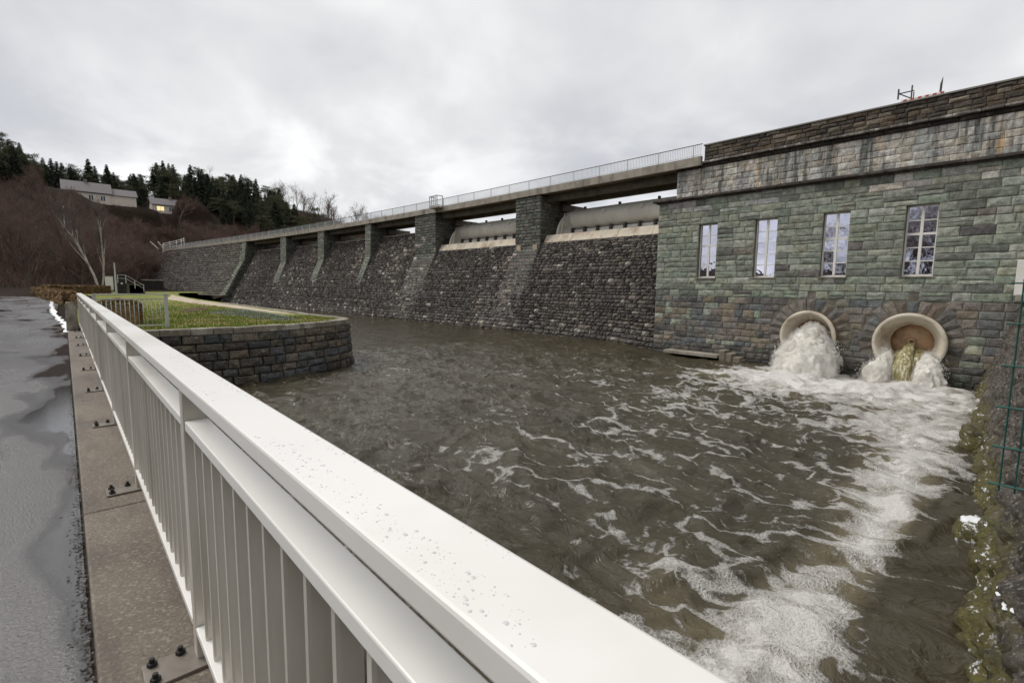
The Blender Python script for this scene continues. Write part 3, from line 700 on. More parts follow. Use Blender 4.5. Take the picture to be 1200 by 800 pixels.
# windows: each with its frame, bars, sill and ten panes
for wi, (cx_, z0, z1) in enumerate(WIN):
    yw = PY+.20
    q = MB(); x0, x1 = cx_-WW, cx_+WW
    q.box(x0, x0+.055, yw, yw+.08, z0, z1, bev=.006); q.box(x1-.055, x1, yw, yw+.08, z0, z1, bev=.006)
    q.box(x0+.057, x1-.057, yw+.002, yw+.078, z1-.06, z1, bev=.006); q.box(x0+.057, x1-.057, yw+.002, yw+.078, z0, z0+.075, bev=.006)
    wd = q.build('window', mat_frame, ph)
    rows = [z0+.075+(z1-.06-z0-.075)*k/5 for k in range(6)]
    q = MB(); q.box(cx_-.05, cx_+.05, yw-.008, yw+.07, z0+.077, z1-.062, bev=.008); q.build('mullion', mat_frame, wd)
    for k in range(1, 5):
        hb = .045 if (k == 3 and wi != 1) else .018
        for sx in (-1, 1):
            xa, xb = (x0+.056, cx_-.051) if sx < 0 else (cx_+.051, x1-.056)
            q = MB(); q.box(xa, xb, yw+.004, yw+.05, rows[k]-hb, rows[k]+hb, bev=.004); q.build('glazing_bar', mat_frame, wd)
    for k in range(5):
        for sx in (-1, 1):
            xa, xb = (x0+.05, cx_-.045) if sx < 0 else (cx_+.045, x1-.05)
            q = MB(); t1, t2, t3 = (rng.uniform(-.003, .003) for _ in range(3))
            za, zb = rows[k]+.002, rows[k+1]-.002
            q.add([(xa, yw+.03+t1, za), (xb, yw+.03+t2, za), (xb, yw+.03+t2+t3, zb), (xa, yw+.03+t1+t3, zb), (xa, yw+.036+t1, za), (xb, yw+.036+t2, za), (xb, yw+.036+t2+t3, zb), (xa, yw+.036+t1+t3, zb)], [(0,1,2,3),(7,6,5,4),(0,4,5,1),(1,5,6,2),(2,6,7,3),(3,7,4,0)])
            q.build('pane', mat_glass, wd)
    q = MB(); q.box(x0-.06, x1+.06, PY-.07, yw+.005, z0-.05, z0-.004, bev=.01); q.build('sill', mat_conc, wd)
# white panel leaning by the right end, pale block low at the left corner
q = MB(); q.box(-1.12, -0.1, 24.98, 25.06, 1.5, 2.75, bev=.01); tag(q.build('white_panel', mat_white), 'white flat panel standing against the powerhouse wall above the river wall', 'panel')

# outlets
def lathe(name, prof, n, mat, parent, close=False):
    q = MB(); vs = [(r_*math.cos(2*math.pi*k/n), y, r_*math.sin(2*math.pi*k/n)) for r_, y in prof for k in range(n)]
    fs = [(i*n+k, i*n+(k+1) % n, (i+1)*n+(k+1) % n, (i+1)*n+k) for i in range(len(prof)-1) for k in range(n)]
    q.add(vs, fs); return q.build(name, mat, parent, True)
for k, (cx_, cz, r_) in enumerate(OUT):
    op = empty('outlet_pipe', (cx_, PY, cz), ['round beige outlet hidden half behind the tall white gush', 'round beige outlet with a small nozzle pouring an olive jet'][k], 'outlet pipe', 'turbine outlets in the powerhouse foot')
    o = lathe('rim', [(r_-.02, .06), (r_+.01, -.20), (r_-.005, -.245)], 64, mat_flange_side, op)
    lathe('flange', [(r_-.01, -.245), (r_-.035, -.275), (r_-.12, -.28), (r_-.16, -.255), (.80, .34), (.735, .42), (.715, .5)], 64, mat_flange, op)
    lathe('bore', [(.715, .5), (.71, .9), (.71, 1.5)], 48, mat_rust, op)
    lathe('closing_dome', [(.712, .74), (.6, .67), (.4, .62), (.13, .60)], 48, mat_rust, op)
    lathe('nozzle', [(.10, .62), (.10, .47), (.135, .45), (.135, .41), (.085, .405), (.08, .6), (.0, .61)], 24, mat_rust, op)

# concrete ledge at the foot of the wall
q = empty('landing_ledge', (0, 0, 0), 'grey concrete ledge with broken masonry stub at the water by the powerhouse', 'ledge')
a = MB(); a.box(-14.5, -11.45, 24.45, 25.16, -1.90, -1.74, bev=.015); a.build('slab', mat_conc, q)
a = MB()
for k in range(9):
    x = -11.4+rng.uniform(-.05, .05)+.12*k; a.box(x, x+rng.uniform(.3, .45), 24.5+.02*k+rng.uniform(0, .2), 25.17, -2.3, -1.72+rng.uniform(-.15, .28)-.02*k, bev=.05)
a.build('masonry_stub', mat_coping, q)

# ------------------------------------------------------------------ dam
dam = empty('stone_dam', (0, 0, 0), 'long dark rubble-stone dam with sloping spillway face and stone pillars', 'dam')
TAN = 0.54
def off_face(z): return -4+TAN*(z-WATER)
def frame(x):
    t = Vector((1, float(Yc(x+.05)-Yc(x-.05))/.1, 0)).normalized(); return t, Vector((-t.y, t.x, 0))    # along, into the dam
XD0, XD1 = -105.4, -15.6
# backing of the spillway face
xs_ = np.linspace(XD0, -14.5, 80); zs_ = np.linspace(-3.4, 8.1, 6)
def top_z(x): return 5.62 if x > -47.4 else 8.05
q = MB(); vs = []
for x in xs_:
    for k in range(6):
        z = -3.4+(top_z(x)+3.4)*k/5; vs.append((x, float(Yc(x))+off_face(z)+.07, z))
    vs.append((x, float(Yc(x))+off_face(top_z(x))+6, top_z(x)-.1))
q.add(vs, [(i*7+k, (i+1)*7+k, (i+1)*7+k+1, i*7+k+1) for i in range(len(xs_)-1) for k in range(6)])
q.build('core', mat_mortar_dark, dam)
KD = StoneKit(D_OBJ, 0.33, 0.16, seed=9, n=8, d=0.26)
PIERS = [(-51.45, -47.36, .25, 8), (-34.55, -31.37, .25, 8), (-63.05, -61.63, 0, 5), (-77.07, -75.12, 0, 5), (-90.72, -88.55, 0, 5)]
def dam_col(x, z):
    k = float(fbm(np.array(x/5.0), np.array(z/3.0), 3, 61)); t = rng.random()
    c = palette(LIGHT, .12) if t < .035+.06*(k > .56) else palette(DAM, .22)
    m_ = 0.72+0.75*(k-.2)
    if z < -1.3: m_ *= 1.05
    return tuple(v*m_ for v in c)
cand = []
up = Vector((0, TAN, 1)); upl = up.length
for z0, z1 in courses(-2.75, 8.02, 0.18, 0.31, snaps=(5.55,)):
    xa = XD0
    x1 = XD1+.1 if z1 < 5.6 else -51.5
    for a, c_ in split_run(xa+rng.uniform(0, .3), x1, 0.22, 0.64): cand.append((a, c_, z0, z1))
cand.sort(key=lambda s: -(s[1]-s[0])*(s[3]-s[2])/(s[0]**2+(28)**2)*(1 if s[3] > WATER and s[1] < -16 else 0))
def dam_place(i, a, c_, z0, z1, rest, into_off=0.0, parent=None, kit=None, colf=None):
    t, n_ = frame((a+c_)/2); e = Vector((c_-a, float(Yc(c_)-Yc(a)), 0)).normalized()
    nn = Vector((n_.x, n_.y, -TAN)).normalized()
    uz = Vector((n_.x*TAN, n_.y*TAN, 1))
    flare = 0.0
    if c_ > -22 and z0 < 2: flare = -1.5*sstep(-21, -16, c_)*sstep(1.5, -2.5, z0)
    O = Vector((a+.012, float(Yc(a))+off_face(z0)+rng.uniform(-.09, .06)+float(flare), z0+.01))
    col = (colf or dam_col)((a+c_)/2, z0)
    hh = (z1-z0)-.02
    if i < 295: KD.place(dam, 'stone', O, e, nn, uz, c_-a-.024, hh, col)
    else: KD.into(rest, O, e, nn, uz, c_-a-.024, hh, col)
rest = MB()
for i, (a, c_, z0, z1) in enumerate(cand): dam_place(i, a, c_, z0, z1, rest)
tag(rest.build('stone_facing', D_TONE, dam), kind='stuff')
# pillars: vertical above, running out along the slope below
def pier_prof(proud):
    if proud: return [(-2.0, off_face(-2.0)+.03), (2.0, off_face(2.0)-.10), (5.25, off_face(5.25)-proud), (9.68, -.30)]
    return [(1.45, off_face(1.45)+.02), (3.4, -1.28), (5.4, -.42), (9.68, -.30)]
KPi = StoneKit(D_OBJ, 0.28, 0.05, seed=13, d=0.12)
for pi, (x0, x1, proud, depth) in enumerate(PIERS):
    prof = pier_prof(proud); xm = (x0+x1)/2; yb = float(Yc(xm)); t, n_ = frame(xm)
    P0 = Vector((xm, yb, 0)); hw = (x1-x0)/2
    def pt(u, o_, z): return P0+t*u+n_*o_+Vector((0, 0, z))
    oz = lambda z: float(np.interp(z, [p_[0] for p_ in prof], [p_[1] for p_ in prof]))
    q = MB()
    for (za, oa), (zb, ob) in zip(prof[:-1], prof[1:]):
        bk = 2.4
        q.add([pt(-hw+.03, oa+.05, za), pt(hw-.03, oa+.05, za), pt(hw-.03, bk, za), pt(-hw+.03, bk, za), pt(-hw+.03, ob+.05, zb), pt(hw-.03, ob+.05, zb), pt(hw-.03, bk, zb), pt(-hw+.03, bk, zb)],
              [(0,1,5,4),(1,2,6,5),(2,3,7,6),(3,0,4,7),(4,5,6,7)])
    pier = q.build('pillar', mat_mortar_dark, dam)
    r2 = MB()
    for z0, z1 in courses(prof[0][0], 9.66, 0.24, 0.36):
        oa, ob = oz(z0), oz(z1); dz = z1-z0; uz = Vector((n_.x*(ob-oa), n_.y*(ob-oa), dz))/dz
        tn = (ob-oa)/dz; nn = Vector((n_.x, n_.y, -tn)).normalized()
        pale = (lambda: palette([lin(134, 136, 124), lin(120, 124, 114)])) if not proud else None
        for a, c_ in split_run(-hw, hw, .4, .95):
            col = pale() if pale else palette(PIER if rng.random() > (.12 if z0 > 4.5 else .85) else DAM)
            if proud and rng.random() < .03: col = palette(LIGHT)
            KPi.into(r2, pt(a+.008, oa+rng.uniform(-.02, .015), z0+.008), t, nn, uz, c_-a-.016, dz-.016, col)
        for a, c_ in split_run(oa+.03, 2.4, .4, .9):       # the flank that faces the powerhouse
            if off_face(z0) < a-.6 and z0 < 5: continue
            KPi.into(r2, pt(hw-.012, a+.008, z0+.008), n_, -t, EZ, c_-a-.016, dz-.016, palette(PIER))
    tag(r2.build('stone_facing', D_TONE, pier), kind='stuff')
    q = MB(); vs = [pt(u, o_, z) for z in (8.55, 9.2) for u, o_ in ((-hw+.1, 2.3), (hw+.35, 2.3), (hw+.35, 5.6), (-hw+.1, 5.6))]
    q.add(vs, [(0,3,2,1),(4,5,6,7),(0,1,5,4),(1,2,6,5),(2,3,7,6),(3,0,4,7)])
    vs = [pt(u, o_, z) for z in (3.0, 8.55) for u, o_ in ((-hw+.06, 2.2), (hw-.06, 2.2), (hw-.06, 6.5), (-hw+.06, 6.5))]
    q.add(vs, [(0,3,2,1),(4,5,6,7),(0,1,5,4),(1,2,6,5),(2,3,7,6),(3,0,4,7)])
    q.build('pillar_head', mat_conc_dark, pier)
    if pi == 1:
        for u in (-hw+.35, hw-.75):
            a = MB(); vs = [pt(u+du, oz(5.1)-.09+do, z) for z in (4.86, 5.42) for du, do in ((0, 0), (.52, 0), (.52, .3), (0, .3))]
            a.add(vs, [(0,3,2,1),(4,5,6,7),(0,1,5,4),(1,2,6,5),(2,3,7,6),(3,0,4,7)]); a.build('pale_block', mat_sand, pier)
# wing: the wall beyond the spillway, upright above and sloping below
wing_prof = [(-1.6, -5.1), (6.3, -.75), (9.66, -.30)]
xw = np.linspace(-105.5, -168, 26); q = MB(); vs = []
for x in xw:
    x = float(x); t, n_ = frame(x)
    for z, o_ in [(-3.4, -6.0)]+wing_prof+[(9.66, 6.0)]:
        P = Vector((x, float(Yc(x)), 0))+n_*(o_+.06); vs.append((P.x, P.y, z))
k = 5; q.add(vs, [(i*k+j, i*k+j+1, (i+1)*k+j+1, (i+1)*k+j) for i in range(len(xw)-1) for j in range(k-1)]+[tuple(range(k))])
wing = q.build('wing_wall', mat_mortar_dark, dam)
r2 = MB()
oz = lambda z: float(np.interp(z, [p_[0] for p_ in wing_prof], [p_[1] for p_ in wing_prof]))
for z0, z1 in courses(-1.6, 9.64, 0.34, 0.5):
    for a, c_ in split_run(-160, -105.5, .5, 1.1):
        t, n_ = frame((a+c_)/2); oa, ob = oz(z0), oz(z1); tn = (ob-oa)/(z1-z0)
        O = Vector((a, float(Yc(a)), 0))+n_*(oa+rng.uniform(-.03, .03)); O.z = z0
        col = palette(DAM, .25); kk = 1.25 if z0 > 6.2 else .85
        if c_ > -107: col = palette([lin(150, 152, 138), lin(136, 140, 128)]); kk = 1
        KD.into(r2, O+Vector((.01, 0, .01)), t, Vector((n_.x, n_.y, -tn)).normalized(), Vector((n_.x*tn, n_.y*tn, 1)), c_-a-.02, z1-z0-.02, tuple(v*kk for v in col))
t, n_ = frame(-105.5)
for z0, z1 in courses(-1.6, 9.64, 0.34, 0.5):
    for a, c_ in split_run(oz(z0)+.05, 3.0, .5, 1.0):
        if z0 < 8 and off_face(z0) < a-.7: continue
        P = Vector((-105.48, float(Yc(-105.5)), z0+.01))+n_*a
        KD.into(r2, P, n_, -t, EZ, c_-a-.016, z1-z0-.016, tuple(v*.8 for v in palette(PIER)))  # side face stones toned down: its shade is put into their colour
tag(r2.build('stone_facing', D_TONE, wing), kind='stuff')
q = MB(); vs = []
for x in np.linspace(-104.5, -150, 14):
    x = float(x); y = float(Yc(x)); vs += [(x, y-6.6, -.55), (x, y-4.0, -.45), (x, y-6.6, -1.2)]
q.add(vs, [(3*i, 3*i+1, 3*i+4, 3*i+3) for i in range(13)]+[(3*i+2, 3*i, 3*i+3, 3*i+5) for i in range(13)]+[(0, 2, 1)])
q.build('apron', mat_conc_dark, wing)
# concrete sill slabs below the gates and crest stones of the open bays
mat_sill = plain('sill_concrete', lin(200, 189, 170), 0.75, 0.15, 1.4, 0.3, 0.01, dirt=lin(140, 112, 88), dirt_amt=0.7)
for x0, x1 in ((-47.3, -34.6), (-31.3, -15.7)):
    n = max(2, round((x1-x0)/1.5))
    for k in range(n):
        a = x0+(x1-x0)*k/n+.012; c_ = x0+(x1-x0)*(k+1)/n-.012; q = MB(); ya, yc_ = float(Yc(a)), float(Yc(c_)); j = rng.uniform(-.015, .015)
        q.add([(a, ya+.05+j, 5.56), (c_, yc_+.05+j, 5.56), (c_, yc_+.48+j, 6.25), (a, ya+.48+j, 6.25), (a, ya+2.6, 6.3), (c_, yc_+2.6, 6.3), (a, ya+.4, 5.45), (c_, yc_+.4, 5.45)], [(0,1,2,3),(3,2,5,4),(6,7,1,0),(0,3,4,6),(1,7,5,2)])
        q.build('sill_slab', mat_sill, dam)
edges_ = [(-105.2, -90.8), (-88.5, -77.1), (-75.1, -63.1), (-61.6, -51.5)]
for x0, x1 in edges_:
    for a, c_ in split_run(x0, x1, .8, 1.4):
        q = MB(); ya, yc_ = float(Yc(a)), float(Yc(c_)); o_ = off_face(8.0)
        q.add([(a, ya+o_-.06, 7.96), (c_, yc_+o_-.06, 7.96), (c_, yc_+o_+.04, 8.16), (a, ya+o_+.04, 8.16), (c_, yc_+o_+1.4, 8.16), (a, ya+o_+1.4, 8.16)], [(0,1,2,3),(3,2,4,5)])
        q.build('crest_stone', mat_conc, dam)

# bridge along the crest
cb = empty('crest_bridge', (0, 0, 0), 'concrete footbridge along the dam crest with a pale bar railing', 'bridge')
def strip(x0, x1, sect, step=1.5):
    n = max(2, int(abs(x1-x0)/step)+1); q = MB(); vs = []; k = len(sect)
    for x in np.linspace(x0, x1, n):
        t, n_ = frame(float(x)); P = Vector((float(x), float(Yc(float(x))), 0))
        for o_, z in sect: vs.append(P+n_*o_+Vector((0, 0, z)))
    q.add(vs, [(i*k+j, i*k+(j+1) % k, (i+1)*k+(j+1) % k, (i+1)*k+j) for i in range(n-1) for j in range(k)]+[tuple(range(k))[::-1], tuple((n-1)*k+j for j in range(k))])
    return q
XB1 = -16.6
ends = [-155]+[-150+10*k for k in range(14)]
ends = list(np.linspace(-155, XB1, 15))
for a, c_ in zip(ends[:-1], ends[1:]):
    strip(a+.01, c_-.01, [(-.45, 9.72), (-.45, 10.29), (-.2, 10.31), (-.2, 9.72)][::1]).build('fascia', mat_conc, cb)
strip(-155, XB1-1.9, [(-.19, 9.74), (-.19, 10.2), (4.2, 10.2), (4.2, 9.74)]).build('deck_slab', mat_conc_dark, cb)
strip(-104, XB1-1.9, [(.55, 9.2), (.55, 9.73), (1.15, 9.73), (1.15, 9.2)]).build('girder', mat_conc_dark, cb)
strip(-104, XB1-1.9, [(2.7, 9.2), (2.7, 9.73), (3.3, 9.73), (3.3, 9.2)]).build('girder', mat_conc_dark, cb)
def bar_rail(name, o_, x0, x1, far=False):
    strip(x0, x1, [(o_-.02, 11.05), (o_-.02, 11.09), (o_+.03, 11.09), (o_+.03, 11.05)], 2).build('handrail', mat_steel_dark, cb)
    strip(x0, x1, [(o_-.012, 10.36), (o_-.012, 10.39), (o_+.012, 10.39), (o_+.012, 10.36)], 2).build('lower_rail', mat_paint_dull, cb)
    st = 0.13 if not far else .2
    xx = np.arange(x0, x1, st); y = Yc(xx)+o_; Vv = []
    hw = .009; pat4 = [(-hw, -hw), (hw, -hw), (hw, hw), (-hw, hw)]
    for z in (10.385, 11.05):
        for dx, dy in pat4: Vv.append(np.stack([xx+dx, y+dy, np.full_like(xx, z)], -1))
    Vv = np.stack(Vv, 1).reshape(-1, 3); base = (np.arange(len(xx))*8)[:, None, None]
    Fq = base+np.array([(0,1,5,4),(1,2,6,5),(2,3,7,6),(3,0,4,7)])[None]
    tag(link('balusters', np_mesh('balusters', Vv, Fq.reshape(-1, 4), mat_paint_dull), cb), kind='stuff')
    x = x0
    while x < x1:
        t, n_ = frame(x); P = Vector((x, float(Yc(x))+o_, 0)); q = MB(); q.box(P.x-.025, P.x+.025, P.y-.025, P.y+.025, 10.29, 11.05); q.build('post', mat_paint_dull, cb); x += 2.6
bar_rail('near', -.36, -155, XB1+.02)
bar_rail('far', 4.05, -155, -57.5, True)
# viewing bay of the railing on the first big pillar
q = MB(); t, n_ = frame(-46.4); P = Vector((-46.5, float(Yc(-46.5))-.45, 0))
q.box(P.x-.75, P.x+.75, P.y-.75, P.y, 10.05, 10.2); 
lb = q.build('bay_floor', mat_conc, cb)
q = MB()
for dx, dy in ((-.72, -.72), (.72, -.72), (0, -.72), (-.72, 0), (.72, 0), (-.36, -.72), (.36, -.72)): q.box(P.x+dx-.035, P.x+dx+.035, P.y+dy-.035, P.y+dy+.035, 10.2, 11.35)
for z in (10.3, 11.3): q.box(P.x-.77, P.x+.77, P.y-.77, P.y-.68, z-.03, z+.05); q.box(P.x-.77, P.x-.7, P.y-.67, P.y, z-.03, z+.05); q.box(P.x+.7, P.x+.77, P.y-.67, P.y, z-.03, z+.05)
q.build('bay_railing', mat_paint_dull, cb)

# weir gates
def gate(x0, x1, label):
    xm = (x0+x1)/2; yb = float(Yc(xm)); t, n_ = frame(xm); L_ = (x1-x0)
    root = empty('weir_gate', (xm, yb, 0), label, 'weir gate', 'beige drum gates between the dam pillars', rz=math.atan2(t.y, t.x))
    cy, cz, r_ = 2.9, 7.72, .88; hl = L_/2
    q = MB(); n = 32; vs = []
    for u in (-hl+1.25, hl): vs += [(u, cy+r_*math.sin(2*math.pi*k/n), cz+r_*math.cos(2*math.pi*k/n)) for k in range(n)]
    q.add(vs, [(k, (k+1) % n, n+(k+1) % n, n+k) for k in range(n)]+[tuple(range(n)), tuple(range(n, 2*n))[::-1]]); d = q.build('drum', mat_beige, root, True)
    for u in (-hl*.42, hl*.02, hl*.46):
        a = MB(); ang = math.radians(118); c0 = Vector((u, cy-r_*.93, cz+.33)); nrm = Vector((0, -.93, .35)).normalized(); e1 = EX; e2 = nrm.cross(e1)
        ring = [c0+(e1*math.cos(k*math.pi/8)+e2*math.sin(k*math.pi/8))*.20+nrm*.0 for k in range(16)]; r3 = [c0+(e1*math.cos(k*math.pi/8)+e2*math.sin(k*math.pi/8))*.19+nrm*.07 for k in range(16)]
        a.add(ring+r3, [(k, (k+1) % 16, 16+(k+1) % 16, 16+k) for k in range(16)]+[tuple(range(16, 32))]); a.build('hatch', mat_beige, d)
    q = MB()                                    # quarter-round end shield by the pillar
    arc = [(cy+.55-2.3*math.sin(a_), 6.0+2.45*math.cos(a_)) for a_ in np.linspace(0, math.pi/2*1.05, 14)]
    prof = arc+[(cy+.55, 5.9)]
    vs = [(-hl+.30, y, z) for y, z in prof]+[(-hl+.55, y, z) for y, z in prof]; m_ = len(prof)
    q.add(vs, [tuple(range(m_)), tuple(range(m_, 2*m_))[::-1]]+[(k, m_+k, m_+(k+1) % m_, (k+1) % m_) for k in range(m_)]); q.build('end_shield', mat_beige, root)
    for y0, z0, y1, z1 in ((cy-1.4, 6.3, cy-.95, 8.2), (cy-.95, 8.2, cy+.3, 8.5), (cy-.9, 6.9, cy-.1, 7.6)):
        a = MB(); a.tube([(-hl+.62, y0, z0), (-hl+.62, y1, z1)], .05, 6); a.build('strut', mat_beige, root)
    nb_ = max(3, round(L_/1.55)); q = MB(); q.box(-hl+1.1, hl, cy-.7, cy-.45, 6.28, 6.42); q.build('seal_beam', mat_steel_dark, root)
    for k in range(nb_):
        u0 = -hl+1.3+(L_-1.3)*k/nb_; u1 = -hl+1.3+(L_-1.3)*(k+1)/nb_
        a = MB(); a.box(u0+.14, u1-.14, cy-.52, cy-.42, 6.44, 6.78, bev=.01); a.build('panel', mat_white, root)  # white strips paint in the daylight showing through gaps under the drum
        a = MB(); a.box(u0-.09, u0+.09, cy-.75, cy-.3, 6.43, 6.95); a.build('bracket', mat_steel_dark, root)
    for k in range(4):
        u = -hl+2.2+(L_-3.4)*k/3.6; a = MB(); a.box(u-.09, u+.09, cy-.1, cy+.1, cz+r_-.03, cz+r_+.2, bev=.02); a.build('bolt', mat_black, root)
gate(-47.2, -34.65, 'beige drum gate between the two big dam pillars')
gate(-31.2, -14.5, 'beige drum gate between a big pillar and the powerhouse')

# ------------------------------------------------------------------ upper wall and parapet behind the powerhouse
UY = 32.0; UX0 = -18.5; UX1 = 1.5
ub = empty('dam_upper_wall', (0, 0, 0), 'water-streaked upper wall with dark parapet rising behind the powerhouse roof', 'wall')
q = MB(); q.box(UX0+.03, 5, UY+.03, 38, -3.0, 9.88); q.box(-16.57, 5, UY+.04, UY+.5, 9.88, 11.0); q.build('core', mat_mortar, ub)
KU = StoneKit(U_OBJ, 0.34, 0.03, seed=21); KU2 = StoneKit(P_OBJ, 0.27, 0.05, seed=22)
for z0, z1 in courses(7.75, 9.62, 0.32, 0.42):
    for a, c_ in split_run(UX0+rng.uniform(0, .02), UX1, .38, .85):
        KU.place(ub, 'stone', Vector((a+.006, UY+rng.uniform(-.012, .01), z0+.005)), EX, EY, EZ, c_-a-.012, z1-z0-.01, palette(GREY, .12))
for a, c_ in split_run(UX0-.05, UX1, .5, 1.1):
    KU2.place(ub, 'stone', Vector((a+.006, UY-.04+rng.uniform(-.012, .01), 9.625)), EX, EY, EZ, c_-a-.012, .23, palette([lin(64, 56, 50), lin(52, 46, 42)]))
mat_ledge = plain('ledge_stone', lin(96, 90, 84), 0.8, 0.25, 3, 0.4, 0.015, dirt=lin(206, 202, 196), dirt_amt=0.9)
for a, c_ in split_run(UX0-.2, UX1, .5, 1.0):
    q = MB(); q.box(a+.006, c_-.006, UY-.24+rng.uniform(-.01, .01), UY+.3, 9.87, 9.99+rng.uniform(-.008, .008), bev=.03); q.build('ledge_stone', mat_ledge, ub)
for z0, z1 in courses(10.0, 11.0, 0.22, 0.34):
    for a, c_ in split_run(-16.6, UX1, .35, .95):
        KU2.place(ub, 'stone', Vector((a+.006, UY+rng.uniform(-.02, .012), z0+.006)), EX, EY, EZ, c_-a-.012, z1-z0-.012, palette(DARK if rng.random() > .08 else [lin(120, 112, 98)]))
mat_cope = plain('coping', lin(134, 130, 124), 0.7, 0.2, 1.5, 0.3)
for a, c_ in split_run(-16.66, UX1, 1.0, 1.6):
    q = MB(); q.box(a+.005, c_-.005, UY-.08, UY+.55, 11.004, 11.09, bev=.012); q.build('coping_slab', mat_cope, ub)
q = empty('road_barrier', (-5.55, UY+.35, 11.09), 'red and white striped barrier plank on top of the parapet', 'barrier')
L_ = 1.55
a = MB(); a.box(-.78, .78, -.02, .02, .06, .2); a.build('plank', mat_white, q)
for k in range(6):
    a = MB(); u = -.78+.06+k*.29; a.add([(u, -.026, .06), (u+.14, -.026, .06), (u+.18, -.026, .2), (u+.04, -.026, .2), (u, -.021, .06), (u+.14, -.021, .06), (u+.18, -.021, .2), (u+.04, -.021, .2)], [(0,1,2,3),(0,4,5,1),(1,5,6,2),(2,6,7,3),(3,7,4,0)]); a.build('stripe', mat_red, q)
for u in (-.7, .7): a = MB(); a.box(u-.03, u+.03, .021, .06, 0, .2); a.build('foot', mat_steel_dark, q)
q = empty('bracket_mast', (-6.0, UY+.75, 11.05), 'grey steel bracket with a diagonal strut above the parapet', 'mast')
a = MB(); a.box(-.03, .03, -.03, .03, -1.0, 1.0); a.build('pole', mat_steel_dark, q)
a = MB(); a.box(.07, .11, -.03, .03, -1.0, .65); a.build('pole', mat_steel_dark, q)
a = MB(); a.tube([(-.55, 0, .72), (.1, 0, .72)], .03, 6); a.build('arm', mat_steel_dark, q)
a = MB(); a.tube([(-.5, 0, .70), (.0, 0, .36)], .028, 6); a.build('strut', mat_steel_dark, q)
a = MB(); a.box(-.58, -.52, -.05, .05, .45, .95); a.build('end_plate', mat_steel_dark, q)
q = MB(); q.tube([(-4.82, UY+.4, 10.9), (-4.80, UY+.4, 11.7), (-4.76, UY+.4, 11.98)], [.05, .05, .012], 6); tag(q.build('thin_stake', mat_steel_dark), 'thin dark stake standing at the barrier end on the parapet', 'stake')

# ------------------------------------------------------------------ water jets and spray
m, nt, b = new_mat('white_froth'); p = pos(nt)
c = ramp(nt, noise(nt, p, 7, 6, 0.7).outputs[0], [(0.3, (0.60, 0.55, 0.44)), (0.5, (0.82, 0.79, 0.73)), (0.7, (0.92, 0.91, 0.88))])
nt.links.new(c, b.inputs['Base Color']); b.inputs['Roughness'].default_value = 0.5
b.inputs['Subsurface Weight'].default_value = 0.5; b.inputs['Subsurface Radius'].default_value = (0.12, 0.11, 0.09); b.inputs['Subsurface Scale'].default_value = 0.5
bump(nt, b, noise(nt, p, 26, 6, 0.8).outputs[0], 0.8, 0.05); mat_froth = m
m, nt, b = new_mat('olive_jet_water'); p = pos(nt, (7, 7, 0.6))
c = ramp(nt, noise(nt, p, 1.6, 5, 0.65).outputs[0], [(0.36, (0.17, 0.145, 0.055)), (0.52, (0.30, 0.26, 0.11)), (0.66, (0.76, 0.73, 0.60))])
nt.links.new(c, b.inputs['Base Color']); b.inputs['Roughness'].default_value = 0.12
bump(nt, b, noise(nt, p, 4, 5, 0.6).outputs[0], 0.6, 0.05); mat_jet = m
def n3(x, y, z, s): return (vn(x+z*.71, y-z*.53, s)+vn(y+x*.37+11, z-x*.41, s+1)+vn(z+y*.29-7, x+y*.61, s+2))/3
def f3(x, y, z, s, o=4):
    t = 0; a = 1; w_ = 0
    for i in range(o): k = 2.1**i; t = t+a*n3(x*k, y*k, z*k, s+5*i); w_ += a; a *= .58
    return t/w_
def plume(path, rads, amp, seed, flat=1.0, nu=90, nv=72):
    """a lofted, heavily roughened gush along a path; rads are half widths, flat the depth ratio"""
    Pp = np.array(path, float); tt = np.linspace(0, len(Pp)-1, nu); C = np.stack([np.interp(tt, range(len(Pp)), Pp[:, i]) for i in range(3)], -1)
    rr = np.interp(tt, range(len(rads)), rads); T = np.gradient(C, axis=0); T /= np.linalg.norm(T, axis=1)[:, None]
    U = np.array([1.0, 0, 0])-T*T[:, :1]; U /= np.linalg.norm(U, axis=1)[:, None]; W_ = np.cross(T, U)
    a = np.linspace(0, 2*np.pi, nv, endpoint=False)
    D = U[:, None]*np.cos(a)[None, :, None]+W_[:, None]*(np.sin(a)*flat)[None, :, None]
    Q = C[:, None]+D*rr[:, None, None]
    d = f3(Q[..., 0]*2.6, Q[..., 1]*2.6, Q[..., 2]*1.1+seed*3.1, seed)-.5; d2 = f3(Q[..., 0]*9, Q[..., 1]*9, Q[..., 2]*3.2, seed+40, 4)-.5
    Q = Q+D*((d*2.5*amp+d2*1.7*amp)*rr[:, None])[..., None]
    cap = [Q[0].mean(0), Q[-1].mean(0)]
    V = np.concatenate([Q.reshape(-1, 3), np.array(cap)]); F = []
    i = np.arange(nu-1)[:, None]*nv; k = np.arange(nv)[None]; k2 = (k+1) % nv
    F = np.stack([i+k, i+k2, i+nv+k2, i+nv+k], -1).reshape(-1, 4)
    e = len(V)-2; F0 = np.stack([np.full(nv, e), (np.arange(nv)+1) % nv, np.arange(nv), np.arange(nv)], -1)
    return V, F
OCT = np.array([(1,0,0),(-1,0,0),(0,1,0),(0,-1,0),(0,0,1),(0,0,-1)], float); OF = np.array([(0,2,4),(2,1,4),(1,3,4),(3,0,4),(2,0,5),(1,2,5),(3,1,5),(0,3,5)])
